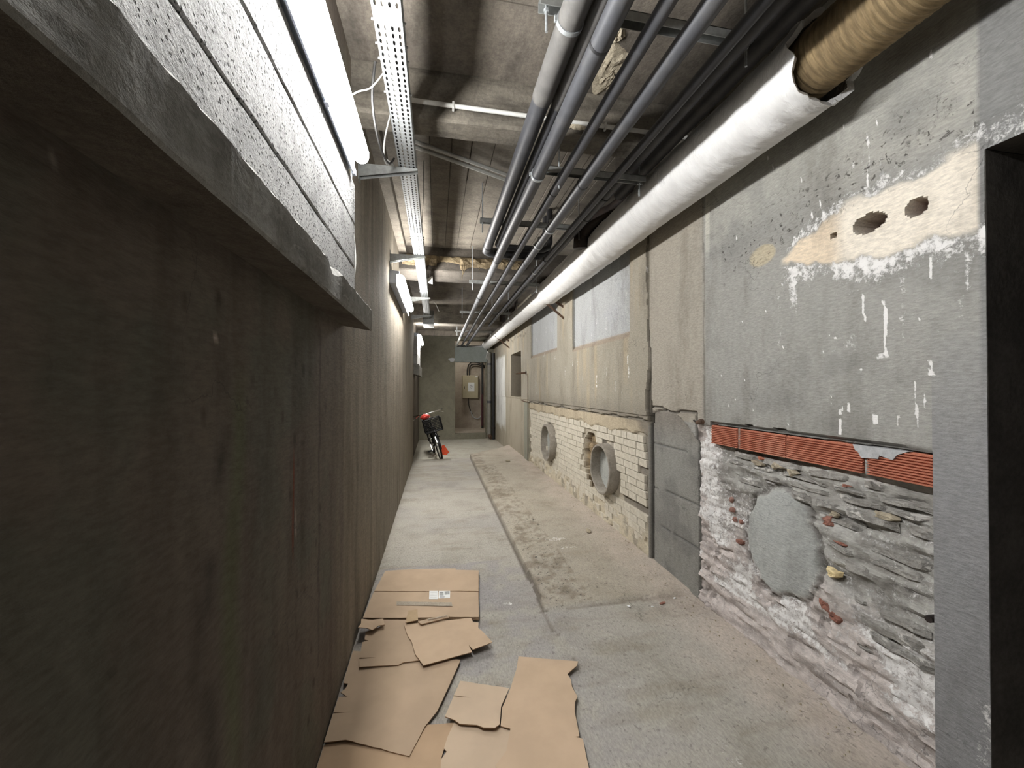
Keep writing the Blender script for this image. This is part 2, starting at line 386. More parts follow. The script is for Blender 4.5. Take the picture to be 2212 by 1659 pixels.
# crater beside the first collar, collars' bores, soot mark
cr = ((Y-4.18)/.25)**2+((Z-.62)/.30)**2 < 1+(n_md-.5)*1.2
D += cr*(.06+(fbm(Y*14, Z*14, 4)-.5)*.09); paint(cr*1., lin((158, 140, 112))); paint(cr*(n_hi > .55)*.6, lin((84, 72, 60)))
for (yy, zz, ro, ri) in RING:
    hole = (Y-yy)**2+(Z-zz)**2 < (ri+.01)**2; D = np.where(hole, .035+(n_md-.5)*.03+.05*(Y < yy-ri*.6), D); paint(hole*1., lin((168, 170, 166)))
    mk = inr(Z, zz+ro-.02, zz+ro+.13) & (np.abs(Y-yy-.1) < .07*(1-(Z-zz-ro)/.14)); paint(mk*.8, lin((74, 68, 64)))
# right-most upper blind windows (recessed pale plaster with a sloping sill)
for (a, b, z0) in ((3.235, 4.74, 1.905), (5.38, 6.96, 1.975)):
    rec = inr(Y, a, b) & (Z > z0-.06+ero*.02)
    D += np.where(rec, .035*sm(z0-.06, z0, Z), 0)
    paint(rec*sm(z0-.01, z0+.01, Z)*1., lin((166, 168, 168))); paint(rec*sm(z0+.0, z0-.02, Z)*1., lin((146, 134, 120)))
    paint(rec*(Z > z0)*sm(.5, .7, n_md)*.4, lin((166, 168, 172)))
# far pilaster strips and white area
paint(inr(Y, 7.15, 7.5)*(Z < 1.12)*1., lin((140, 140, 128))); D += inr(Y, 7.15, 7.5)*(Z < 1.12)*(-.02)
paint(inr(Y, 9.7, 11.2)*sm(.28, .5, Z+ero*.3)*sm(2.25, 2.15, Z+ero*.1)*1., lin((212, 212, 208)))
e = (Y > 7.2) & (np.abs(Z-2.42-(n_md-.5)*.2-(Y-7)*.02) < .012) & (Y < 9.8); D += e*.012; paint(e*.6, lin((92, 86, 78)))
# niche
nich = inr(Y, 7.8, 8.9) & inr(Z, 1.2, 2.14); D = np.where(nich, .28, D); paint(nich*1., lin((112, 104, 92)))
# ---- rubble area
rub = inr(Y, 1.078, 2.345) & (Z < 1.172)
rub &= ~((Y > 2.21) & (Z > 1.16))
lay = fbm(Y*2.6+9, Z*17, 5); rg = np.abs(fbm(Y*11, Z*20, 4)-.5)*2
ly2 = fbm(Y*7+3, Z*48, 4); gr = fbm(Y*60, Z*70, 3)
dd = .050+(lay-.5)*.055+(n_md-.5)*.03-rg*.016+(ly2-.5)*.026+(gr-.5)*.012
D = np.where(rub, dd, D)
paint(rub*1., lin((168, 167, 162))); paint(rub*sm(.54, .66, lay)*.6, lin((112, 109, 104)))
pk = sm(.52, .30, Z-(2.2-Y)*.10+ero*.35)+sm(2.16, 2.24, Y+ero*.06)*1.0+inr(Y, 1.95, 2.35)*sm(.9, .5, Z)*.7
paint(rub*pk*.9, lin((206, 197, 193))); paint(rub*sm(.5, .58, ly2)*.35, lin((112, 106, 102)))
D = np.where(rub, D-np.clip(pk, 0, 1)*.018*(n_md > .35), D)
paint(rub*sm(.60, .66, rg+ero*.2)*.5, lin((84, 78, 76)))
addm(0, rub*(np.clip(pk, 0, 1)*.30+.36*(Z > .2)*sm(.40, .56, n_md)))
addm(1, rub*sm(.60, .68, lay)*.12)
pe = ((Y-PLUG[0])/PLUG[2])**2+((Z-PLUG[1])/PLUG[3])**2+(n_md-.5)*.7
plug = rub*sm(1.1, .85, pe); D = D*(1-plug)+plug*(.018+.012*np.clip(pe, 0, 1)+(n_hi-.5)*.006+(n_md-.5)*.012)
paint(plug, lin((170, 173, 170))); msk[..., 0] *= (1-plug*.8)
e = rub*(np.abs(pe-1.12) < .10)*(1-plug); D += e*.012; paint(e*.6, lin((88, 82, 78)))
# hollow-brick course bed
hb = inr(Y, 1.078, 2.21) & inr(Z, 1.045, 1.172); D = np.where(hb, .035, D); paint(hb*1., lin((150, 148, 140))); msk[..., 0] = np.where(hb, 0, msk[..., 0])
# ---- chalky band with two holes, upper near part
near = (Y < 2.25) & (Z > 1.19)
cz = 2.035+(Y-1.2)*(-.03); hh = np.interp(Y, [.93, 1.1, 1.2, 1.36, 1.5, 1.62], [.135, .10, .115, .10, .075, .04])
bd = np.abs(Z-cz)-hh-(n_md-.5)*.11-(n_hi-.5)*.02
cream = near*sm(.012, -.01, bd)*(Y > .937)*sm(1.66, 1.60, Y+ero*.15)
paint(cream, lin((226, 218, 204))); paint(cream*sm(1.36, 1.44, Y)*.7, lin((216, 196, 168)))
D -= cream*.005
wr = near*sm(.13, .0, np.abs(bd)+ero*.04)*(1-cream)
addm(0, wr*sm(1.75, 1.6, Y)*.5); addm(0, near*sm(.14, .02, np.abs(Z-1.84))*inr(Y, .95, 1.66)*(n_st > .42)*.16); addm(0, near*inr(Y, 1.5, 1.72)*inr(Z, 1.5, 1.98)*sm(.45, .6, n_st)*.26); addm(0, near*sm(.6, .7, n_st)*.10)
addm(0, near*sm(.18, .0, np.abs(bd))*(n_md > .5)*.10)
# specks arc above the band, drips below
arc = near*sm(.20, .03, np.abs(Z-(2.20+(1.5-Y)*.15)-.04))*inr(Y, .95, 2.1)
addm(2, arc*.9); paint(arc*.35, lin((122, 121, 118)))
soot = near*sm(.055, .02, np.abs((Z-2.24)-(1.22-Y)*.45))*inr(Y, 1.0, 1.26); addm(1, soot*.45)
addm(0, near*inr(Y, .95, 1.25)*sm(.10, .03, np.abs(Z-(2.26+(1.2-Y)*.55)))*.16)
def drip(y, z0, z1, wd=.004, a=.9, sl=0.):
    c = y+sl*(z1-Z)+(fbm(Z*9, Z*0+y*7, 3)-.5)*.012
    addm(0, near*(np.abs(Y-c) < wd*(.6+.8*fbm(Z*30, Z*0+y, 2)))*inr(Z, z0, z1)*a)
drip(1.226, 1.52, 1.73, .007, .72, -.02); drip(1.232, 1.505, 1.535, .020, .6); drip(1.222, 1.56, 1.70, .004, .6, .03); drip(1.30, 1.66, 1.78, .004)
for (a, b, c_, d_, e_) in ((1.165, 1.58, 1.80, .010, .34), (1.70, 1.55, 1.86, .012, .3), (1.62, 1.5, 1.9, .03, .16), (1.28, 2.2, 2.42, .004, .6), (1.30, 2.25, 2.34, .005, .4),
        (1.08, 1.78, 1.85, .005, .7), (1.13, 1.3, 1.42, .005, .7), (1.10, 1.32, 1.38, .004, .6), (1.40, 1.2, 1.27, .007, .9), (1.40, 1.28, 1.31, .006, .9), (1.26, 1.26, 1.30, .011, .8),
        (1.36, 1.30, 1.34, .006, .8), (1.44, 1.32, 1.34, .006, .8), (1.08, 1.44, 1.50, .007, .7), (1.12, 1.26, 1.34, .004, .7), (1.0, 1.62, 1.70, .012, .3), (.98, 1.7, 1.83, .006, .5), (1.18, 1.25, 1.30, .004, .7)):
    drip(a, b, c_, d_, e_)
addm(0, near*sm(.05, .02, np.abs(Z-1.60+(Y-1.3)*.35))*inr(Y, 1.33, 1.46)*.3)
for k in range(50):
    yy = random.uniform(1.0, 2.2); zz = random.choice([random.uniform(1.2, 1.95), random.uniform(2.15, 2.6)]); rr = random.uniform(.002, .006)
    addm(0, near*(((Y-yy)**2+((Z-zz)/2.2)**2) < rr**2)*.8)
for k in range(40):
    yy = random.uniform(2.9, 7.0); zz = random.uniform(1.2, 2.3)
    addm(0, (Y > 2.4)*(np.abs(Y-yy) < .012)*inr(Z, zz, zz+random.uniform(.05, .15))*.5)
tn = ((Y-1.80)/.08)**2+((Z-2.09)/.05)**2; paint(near*sm(1.1, .7, tn+(n_md-.5)*1.4), lin((176, 166, 144))); D += near*sm(1., .6, tn+(n_md-.5))*.006
for (yy, zz, ry, rz) in HOLES:
    rr = ((Y-yy)/ry)**2+((Z-zz)/rz)**2+(n_hi-.5)*.3
    lip = near*sm(2.6, 1.2, rr)*(rr > 1); D -= lip*.006
    D = np.where(near & (rr < 1), .16, D); paint((near & (rr < 1))*1., lin((120, 96, 88))); msk[..., 0] = np.where(near & (rr < 1), 0, msk[..., 0])
# ---- doorway on the right: opening through the wall
door = inr(Y, -.3, .936) & (Z < 2.14)
paint(((Y < .95) & (Y > .7))*1., lin((130, 130, 128)))
addm(0, (inr(Y, .936, .952) & (Z > .3))*.14); addm(0, (inr(Y, .936, .97) & (Z < .42))*.3)
paint(inr(Y, .93, 1.078)*sm(1.75, 1.1, Z+ero*.4)*1., lin((136, 136, 137))); D += inr(Y, .93, 1.078)*(Z < 1.9)*(n_md-.5)*.004
e = sm(1.2, 1.04, Y)*sm(2.5, 2.3, Z)*(Y < 1.3)*(~rub)*(~hb); D = D*(1-e)+np.minimum(D, -.001)*e
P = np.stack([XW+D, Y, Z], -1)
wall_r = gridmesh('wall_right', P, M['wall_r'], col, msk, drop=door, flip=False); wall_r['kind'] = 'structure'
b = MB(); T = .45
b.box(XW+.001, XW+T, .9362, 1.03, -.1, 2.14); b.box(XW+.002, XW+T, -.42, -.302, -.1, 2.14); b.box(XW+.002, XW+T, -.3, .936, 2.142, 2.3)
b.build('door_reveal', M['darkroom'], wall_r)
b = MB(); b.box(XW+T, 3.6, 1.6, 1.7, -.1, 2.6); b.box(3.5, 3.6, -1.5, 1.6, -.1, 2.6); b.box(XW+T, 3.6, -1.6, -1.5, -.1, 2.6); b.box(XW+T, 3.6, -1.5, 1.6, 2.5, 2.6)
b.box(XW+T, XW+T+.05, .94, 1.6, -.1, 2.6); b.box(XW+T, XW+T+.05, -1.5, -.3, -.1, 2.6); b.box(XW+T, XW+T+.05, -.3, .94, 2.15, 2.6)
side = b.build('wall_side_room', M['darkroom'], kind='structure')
# cream bricks: each one its own part
def brickmesh(name, l, h, mat, seed):
    random.seed(seed); bm = MB(); d = .030
    n = 3
    bm.box(0, d, 0, l, 0, h, .0035)
    bm.v = [(x+(random.uniform(-.002, .002) if x < .01 else 0), y+random.uniform(-.0025, .0025), z+random.uniform(-.002, .002)) for x, y, z in bm.v]
    return bm.mesh(name, mat)
BM = {}
for i, l in enumerate((.095, .125, .165, .205)):
    for v in range(2): BM[(i, v)] = (brickmesh('brick', l, .0595, M['brick'], i*7+v), l)
spots = []; rr = random.Random(11)
for r_ in range(15):
    z = .035+r_*.0645; y = 2.985+rr.uniform(0, .06)
    while y < 7.1:
        i = rr.choice([0, 1, 1, 2, 2, 3]) if r_ not in (14, 13) else rr.choice([0, 0, 1])
        l = BM[(i, 0)][1]
        if y+l > 7.13: break
        cy = y+l/2; czz = z+.028; ok = True
        for (yy, zz, ro, ri) in RING:
            if (cy-yy)**2+(czz-zz)**2 < (ro+.035)**2: ok = False
        if ((cy-4.18)/.28)**2+((czz-.62)/.33)**2 < 1: ok = False
        if czz < .2 and rr.random() < .3: ok = False
        if cy < 3.08 and rr.random() < .35: ok = False
        if cy < 3.5 and abs(czz-.40) < .04: ok = False
        if czz > .93 and cy < 3.6 and rr.random() < .3: ok = False
        if ok: spots.append((y, z, i))
        y += l+rr.uniform(.004, .007)
spots.sort(key=lambda s: s[0])
far = MB()
for k, (y, z, i) in enumerate(spots):
    x = XW+.004+rr.uniform(-.003, .005)+(.008 if z < .3 else 0)
    if k < 298:
        o = bpy.data.objects.new('brick', BM[(i, rr.randint(0, 1))][0]); COL.objects.link(o); o.parent = wall_r; o.location = (x, y, z)
        o.rotation_euler = (rr.uniform(-.008, .008), rr.uniform(-.03, .03), rr.uniform(-.02, .02))
    else: far.box(x, x+.03, y, y+BM[(i, 0)][1], z, z+.0595, .003)
if far.v: far.build('brick_field', M['brick'], wall_r, kind='stuff')

# iron collars
for (yy, zz, ro, ri) in RING:
    b = MB(); prof = [(XW+.10, ri), (XW-.065, ri), (XW-.072, ri+.006), (XW-.070, ro-.006), (XW-.062, ro), (XW+.03, ro+.004)]
    seg = 48; V = np.array([[(x+.003*math.sin(a*5), yy+(r_+.003*math.sin(a*7+yy))*math.cos(a), zz+(r_+.003*math.sin(a*3+1))*math.sin(a)) for a in np.linspace(0, 2*math.pi, seg+1)] for x, r_ in prof]); b.grid(V)
    b.build('pipe_collar', M['collar'], wall_r, smooth=True)
b = MB(); V = np.array([[(XW+.02+.012*math.sin(i*2+j), 5.80+.05-i*.035, .33+j*.045) for j in range(9)] for i in range(5)]); b.grid(V)
b.build('plug_board', M['plug'], wall_r)

# red hollow clay bricks with ribs
HB = [(1.993, 2.205), (1.672, 1.972), (1.312, 1.664), (1.079, 1.294)]
for i, (a, b_) in enumerate(HB):
    b = MB(); z0, z1 = 1.054, 1.166; nr = 11; prof = []
    for k in range(nr):
        zz = z0+(z1-z0)*k/nr; dz = (z1-z0)/nr
        prof += [(.001, zz+dz*.12), (0, zz+dz*.5), (.009, zz+dz*.62), (.009, zz+dz*.98)]
    nseg = 8; Vv = []
    for s_ in range(nseg+1):
        y = a+(b_-a)*s_/nseg; row = [(XW+.035, y, z0)]
        for (px, pz) in prof: row.append((XW+.002+px+.0015*math.sin(s_*3+i), y+(random.uniform(-.002, .002) if s_ in (0, nseg) else 0), pz))
        row.append((XW+.035, y, z1)); Vv.append(row)
    b.grid(np.array(Vv)); nn = len(prof)+2
    b.f += [tuple(range(nn)), tuple(range(nseg*nn, nseg*nn+nn))]; b.m += [0, 0]
    b.build('hollow_brick', M['hollow'], wall_r)
def lump(cy, cz, ry, rz, h, mat, name, x0=XW+.02, seed=0, parent=wall_r, n=10):
    b = MB(); V = []
    for i in range(6):
        f = i/5; row = []
        for j in range(n+1):
            a = 2*math.pi*(j % n)/n; k = 1+.8*(mnoise.noise(Vector((math.cos(a)*2.6, math.sin(a)*2.6, seed*3.7))))
            row.append((x0-h*(.55 if i < 4 else (.3 if i == 4 else -.6))+.35*h*mnoise.noise(Vector((i*1.7, j*1.3, seed))), cy+ry*k*f*math.cos(a), cz+rz*k*f*math.sin(a)))
        V.append(row)
    b.grid(np.array(V)); return b.build(name, mat, parent, smooth=False)
# mortar patch over a broken corner
b = MB(); poly = [(1.345, 1.168), (1.335, 1.145), (1.325, 1.14), (1.312, 1.118), (1.25, 1.124), (1.245, 1.138), (1.20, 1.128), (1.185, 1.15), (1.15, 1.168)]
n = len(poly); vs = [(XW-.001, p[0], p[1]) for p in poly]+[(XW+.03, p[0], p[1]) for p in poly]
b.add(vs, [tuple(range(n)), tuple(range(n, 2*n))]+[(i, (i+1) % n, n+(i+1) % n, n+i) for i in range(n)]); b.build('mortar_patch', M['patch'], wall_r)
b = MB(); b.box(XW+.012, XW+.034, 1.974, 1.991, 1.05, 1.168, .003); b.box(XW+.012, XW+.034, 1.296, 1.31, 1.05, 1.12, .003); b.build('mortar_joint', M['stone'], wall_r)
# rubble stones, courses of thin slabs
rr = random.Random(5)
def stone(y, z, l, h, x, mat, seed):
    b = MB(); ny, nz = max(3, int(l/.03)), 4; V = []
    for i in range(ny+1):
        row = []
        for j in range(nz+1):
            u = i/ny; v = j/nz; e = min(u, 1-u)*ny; f = min(v, 1-v)*nz
            dep = 0 if (e > .5 and f > .5) else .030
            nz_ = mnoise.noise(Vector((y*20+u*l*22, z*31+v*h*20, seed)))
            row.append((x+dep+nz_*.010+.004*mnoise.noise(Vector((y*70+i*1.9, z*90+j*2.3, seed))), y+l*u+.006*mnoise.noise(Vector((v*3, seed, u*4))), z+h*v+.012*mnoise.noise(Vector((u*l*14, seed*1.7, v)))))
        V.append(row)
    b.grid(np.array(V)); b.build('stone', mat, wall_r)
zz = .22; sc = 0
while zz < 1.02:
    h = rr.uniform(.032, .062); y = 1.09+rr.uniform(0, .03)
    while y < 2.2:
        l = rr.uniform(.08, .26)
        cy = y+l/2; cz_ = zz+h/2
        pe_ = ((cy-PLUG[0])/(PLUG[2]+.06))**2+((cz_-PLUG[1])/(PLUG[3]+.02))**2
        lim = 1.62 if zz < .75 else 2.1
        if pe_ > 1.0 and y+l < lim+.1 and cz_ > .34-(1.2-cy)*.0 and rr.random() < .72:
            sc += 1; stone(y, zz, l, h-.008, XW+.024+rr.uniform(-.008, .014), M['stone'], sc)
        y += l+rr.uniform(.004, .03)
    zz += h+rr.uniform(.002, .012)
for i, (yy, z_, ry, rz, h) in enumerate([(2.075, .735, .012, .018, .016), (2.07, .68, .016, .016, .014), (2.05, .63, .014, .013, .012), (2.0, .63, .012, .012, .012), (1.48, .80, .035, .022, .014), (1.40, .985, .028, .009, .014),
                                      (1.42, .73, .03, .010, .016), (1.50, .43, .035, .035, .02), (1.45, .40, .03, .025, .02), (1.85, 1.02, .02, .010, .016), (2.0, .52, .035, .018, .02)]):
    lump(yy, z_, ry, rz, h, M['redstone'] if i != 9 else M['hollow'], 'red_brick_fragment', XW+.034, i+1)
o = lump(1.455, .585, .036, .030, .022, M['yellow'], 'yellow_stone', XW+.03, 33)
for i, (yy, z_, ry, rz) in enumerate([(1.75, 1.0, .05, .018), (1.66, .985, .035, .02), (1.88, .99, .04, .015), (1.45, .845, .02, .014), (1.25, .90, .04, .015)]):
    lump(yy, z_, ry, rz, .018, M['spall'], 'mortar_lump', XW+.032, 50+i)

# ------------------------------------------------------------------ LEFT WALL
ys = np.concatenate([np.arange(-2.6, 0, .2), np.arange(0, 2.2, .008), np.arange(2.2, 4, .02), np.arange(4, 7.84, .05), [7.84]]); zs = np.arange(-.12, CZ+.02, .015)
Y, Z = np.meshgrid(ys, zs, indexing='ij')
D = (fbm(Y*1.5+40, Z*1.5, 4)-.5)*.016+(fbm(Y*14, Z*3, 4)-.5)*.004
n1 = fbm(Y*2.2+8, Z*2.2, 5); n2 = fbm(Y*12+3, Z*1.1, 5); n3 = fbm(Y*9, Z*9, 5); n5 = fbm(Y*3.5+30, Z*3.5+9, 5)
col = np.zeros(Y.shape+(3,)); col[:] = lin((104, 96, 87)); msk = np.zeros_like(col)
paint(sm(.45, .65, n1)*.5, lin((96, 86, 79))); paint(sm(.5, .7, n5)*.5, lin((88, 92, 82)))
paint(sm(1.85, 2.15, Y+(n2-.5)*.5)*.75, lin((134, 126, 112))); paint(sm(.52, .72, n2)*.35, lin((80, 72, 63)))
paint(sm(.52, .70, fbm(Y*14, Z*1.6+4, 5))*sm(1.9, 2.2, Y)*.35, lin((150, 142, 130)))
paint(sm(.06, .0, np.abs(Y-.98+(n1-.5)*.12))*sm(.4, .7, Z)*sm(1.5, 1.3, Z)*.6, lin((92, 98, 70)))
paint(sm(.05, .0, np.abs(Y-.90+(n1-.5)*.16))*sm(.3, .5, Z)*sm(1.6, 1.3, Z)*sm(.35, .6, n3)*.5, lin((52, 48, 44)))
paint(sm(.010, .004, np.abs(Y-1.335-(Z-1)*.02))*sm(.84, .95, Z)*sm(1.24, 1.12, Z)*.9, lin((112, 50, 32)))
paint(sm(.02, .006, np.abs(Y-1.62-(n3-.5)*.06))*inr(Z, .35, 1.62)*.5, lin((60, 56, 54)))
for k in range(70):
    yy = random.uniform(.3, 1.8); zz = random.uniform(.2, 1.6); g_ = .004+.009*yy; q = ((Y-yy)/random.uniform(g_*.6, g_))**2+((Z-zz)/random.uniform(g_*.6, g_*1.6))**2
    paint(sm(1.8, .0, q+(n3-.5)*2)*random.uniform(.2, .6), lin((48, 42, 38)))
for (yy, zz, ry, rz) in ((.475, 1.72, .012, .014), (.40, 1.60, .010, .010), (.44, 1.60, .006, .006), (.55, 1.66, .008, .006), (.78, .60, .008, .035), (1.36, .97, .003, .05), (.9, 1.5, .01, .006)):
    paint(sm(1.2, .2, ((Y-yy)/ry)**2+((Z-zz)/rz)**2)*.7, lin((190, 176, 166)))
wall_l = gridmesh('wall_left', np.stack([XL-D*.7, Y, Z], -1), M['wall_la'], col, msk, flip=True); wall_l['kind'] = 'structure'
b = MB(); b.box(-.6, XL-.012, 7.70, 7.839, -.12, CZ); b.box(-.6, -.49, 7.83, 12.0, -.12, CZ); b.build('wall_left_far', M['wall_l'], kind='structure')
def ledge(y0, y1, z0, z1, x1, sd, chips=True):
    ny = int((y1-y0)/.02); V = []
    for i in range(ny+1):
        y = y0+(y1-y0)*i/ny; q = lambda s, a: a*mnoise.fractal(Vector((y*s, sd, s)), 1, 2, 4)
        c = max(0, mnoise.noise(Vector((y*4.2, sd+7, 2)))-.28)*.05 if chips else 0
        V.append([(XL-.01, y, z0+.022), (x1-.004+q(6, .002), y, z0+q(5, .002)), (x1+q(6, .003), y, z0+.006), (x1+q(8, .004)-c*.3, y, z1-.012-abs(q(9, .008))-c), (x1-.010-abs(q(9, .008))-c, y, z1+q(7, .004)), (XL-.01, y, z1+.012)])
    b = MB(); b.grid(np.array(V)); nn = 6; b.f += [tuple(range(nn)), tuple(range(ny*nn, ny*nn+nn))]; b.m += [0, 0]
    o = b.build('ledge', [M['ledge'], M['wall_l']], wall_l, label='grey concrete ledge with a chipped upper edge')
    for p in o.data.polygons:
        if p.normal.z < -.7: p.material_index = 1  # underside takes the dark wall concrete: shade put into its colour
    return o
ledge(-1.2, 2.02, 1.674, 1.784, -.307, 1)
rr = random.Random(2)
for k, (z0, z1) in enumerate([(1.775, 1.968), (1.976, 2.171), (2.179, 2.365)]):
    for (a, c_) in ([(-1.2, .35), (.353, 2.0)] if k != 1 else [(-1.2, -.1), (-.097, 2.0)]):
        ny = int((c_-a)/.03); V = []
        for i in range(ny+1):
            y = a+(c_-a)*i/ny; q = lambda s, m_: m_*mnoise.fractal(Vector((y*s, k*3.1, s)), 1, 2, 4)
            V.append([(XL-.02, y, z0+q(6, .003)), (-.389, y, z0+q(6, .003)), (-.385+q(3, .002), y, z0+.004+q(9, .004)), (-.385+q(4, .002), y, z1-.004+q(8, .003)), (-.389, y, z1+q(5, .002)), (XL-.02, y, z1)])
        b = MB(); b.grid(np.array(V)); b.f += [tuple(range(6)), tuple(range(ny*6, ny*6+6))]; b.m += [0, 0]
        b.build('concrete_block', M['block'], wall_l)
# the same arrangement further on
ledge_far = ledge(8.0, 9.5, 1.64, 1.86, -.335, 4, False)
for k in range(3):
    b = MB(); b.box(-.50, -.375, 8.0, 9.48, 1.863+k*.185, 1.863+k*.185+.18, .003); b.build('concrete_block', M['block'], wall_l)
b = MB(); b.box(XL-.01, -.355, 2.32, 4.85, 3.0, 3.088, .004); b.build('ceiling_fillet', M['ceil2'], wall_l)

# ------------------------------------------------------------------ FLOOR
xs = lines(-.62, 3.6, [(.5, .03), (XW+.1, .02), (3.6, .2)], [.66]); ys = lines(-2.6, 13.6, [(1, .1), (4, .02), (8.6, .04), (9.6, .04), (13.6, .2)], [7.93])
X, Y = np.meshgrid(xs, ys, indexing='ij')
n1 = fbm(X*1.7+3, Y*1.7, 5); n2 = fbm(X*9, Y*9, 5); n3 = fbm(X*26, Y*26, 4); nst = fbm(X*4, Y*14+7, 5)
H = (n1-.5)*.006+(n2-.5)*.0025
edge = .66+(fbm(Y*2.5, Y*0+5, 4)-.5)*.05*sm(3.6, 2.4, Y); 
slab = sm(0, .012, X-edge)*sm(0, .05, Y-2.42-(fbm(X*4, X*0, 4)-.5)*.08)*sm(0, .04, (8.17+1.1*(X-.66))+(fbm(X*6, X*0+2, 4)-.5)*.12-Y)
far_ = (Y > 7.93)*1.0
base = np.where(Y > 7.93, -.10, 0.)
top = .040-.022*sm(3.4, 2.45, Y)+(n2-.5)*.012*sm(1.15, .7, X)
H = H+base*(1-slab)+top*slab
col = np.zeros(X.shape+(3,)); col[:] = lin((166, 162, 153)); msk = np.zeros_like(col)
paint(sm(.45, .7, n1)*.5, lin((148, 145, 142)))
paint(sm(.52, .72, nst)*.45, lin((142, 134, 120)))
paint(inr(Y, 1.4, 3.2)*sm(1.3, .2, X)*sm(.4, .6, n2+.1*n1)*.55, lin((146, 143, 146)))
paint(slab*.5, lin((168, 158, 140)))
paint(slab*sm(1.3, .8, np.abs(X-.66)*5)*sm(.5, .65, n2)*.6, lin((120, 110, 96)))
paint(slab*inr(X, .75, 1.0)*sm(.52, .62, n3)*.5*(Y < 7), lin((118, 108, 94)))
e = np.abs(X-edge) < .012; paint(e*inr(Y, 2.42, 8.2)*.75, lin((88, 80, 70)))
e = np.abs(Y-2.42-(fbm(X*4, X*0, 4)-.5)*.08) < .012; paint(e*(X > .8)*.45, lin((104, 96, 84)))
e = np.abs(X-.655-(2.4-Y)*.10-(fbm(Y*6, Y*0, 4)-.5)*.05) < .007; H -= e*inr(Y, 1.9, 2.45)*.005; paint(e*inr(Y, 1.9, 2.45)*.5*(n2 > .45), lin((100, 92, 82)))
dustm = sm(XW-.45, XW, X+(n2-.5)*.4)*(X < XW+.05)
paint(dustm*.6, lin((196, 184, 172))); H += dustm*.012*n2*(X < XW+.06); addm(0, dustm*.12*(Y < 3.5))
paint(sm(-.38, -.45, X)*.4, lin((120, 114, 106)))
for (xx, yy, rx, ry, a) in ((1.05, 3.45, .12, .05, .45), (1.1, 3.25, .1, .07, .35), (.46, 2.55, .05, .03, .5), (.45, 2.3, .03, .02, .4), (1.0, 2.75, .25, .02, .3), (1.1, 1.35, .03, .12, .35), (.85, 1.75, .02, .02, .4), (.72, 2.05, .03, .02, .4), (.9, 1.3, .02, .02, .3), (.2, 2.75, .02, .02, .3)):
    addm(0, sm(1.3, .3, ((X-xx)/rx)**2+((Y-yy)/ry)**2)*a)
addm(2, inr(Y, .8, 4)*.35); addm(2, slab*inr(X, .7, 1.0)*.5)
paint((Y > 7.93)*(1-slab)*.5, lin((164, 162, 148)))
paint((np.abs(Y-7.93) < .03)*(X < .66)*.5, lin((110, 102, 90)))
addm(1, -.05+0*X)
floor = gridmesh('floor', np.stack([X, Y, H], -1), M['floor'], col, msk); floor['kind'] = 'structure'

# ------------------------------------------------------------------ CEILING, BEAMS
b = MB(); b.box(-.7, 3.6, -2.6, 2.32, CZ, CZ+.15); b.box(-.7, 1.9, 4.84, 8.3, CZ, CZ+.15)
ceiling = b.build('ceiling', M['ceil'], kind='structure')
b = MB(); b.box(-.7, 1.9, 8.2, 12, 2.89, 3.24); b.build('ceiling_far', M['ceil'], ceiling)
x = -.36; rr = random.Random(4)
cuts = [-.50, -.357, -.20, -.05, .10, .24, .40, .57, .74, .92, 1.1, 1.28, 1.47, 1.66, 1.75]
for i in range(len(cuts)-1):
    b = MB(); zo = CZ+rr.uniform(-.004, .004); b.box(cuts[i]+.001, cuts[i+1]-.001, 2.31, 4.87, zo, CZ+.12, .003); b.build('ceiling_board', M['ceil2'], ceiling)
b = MB(); b.box(.105, .235, 2.34, 3.26, CZ-.016, CZ-.004, .004); b.build('ceiling_panel', M['ceil2'], ceiling)
def beam(y0, y1, z0, mat, sd, amp=.006, x0=-.5, x1=1.72):
    nx = 60; V = []
    for i in range(nx+1):
        x = x0+(x1-x0)*i/nx; q = lambda s, m_: m_*mnoise.fractal(Vector((x*s, sd, s)), 1, 2, 4)
        V.append([(x, y0+q(2, amp), CZ+.01), (x, y0+q(3, amp), (CZ+z0)/2), (x, y0+q(4, amp), z0+.012+q(6, amp)), (x, y0+.012, z0+q(7, amp)), (x, y1, z0+q(5, amp)), (x, y1, CZ+.01)])
    b = MB(); b.grid(np.array(V)); b.build('beam', mat, ceiling)
beam(2.15, 2.30, 2.83, M['beam'], 1)
beam(4.86, 5.35, 2.80, M['dark_beam'], 2)
beam(8.2, 8.5, 2.70, M['beam'], 3)
beam(10.6, 10.75, 2.76, M['ceil'], 5)
# formwork ridge and steps on the near ceiling
b = MB(); b.box(-.45, 1.66, 1.70, 1.712, CZ-.006, CZ+.002); b.box(-.45, 1.66, 1.05, 1.06, CZ-.005, CZ+.002); b.box(.55, .56, -1, 2.15, CZ-.004, CZ+.002); b.build('formwork_ridge', M['ceil'], ceiling)
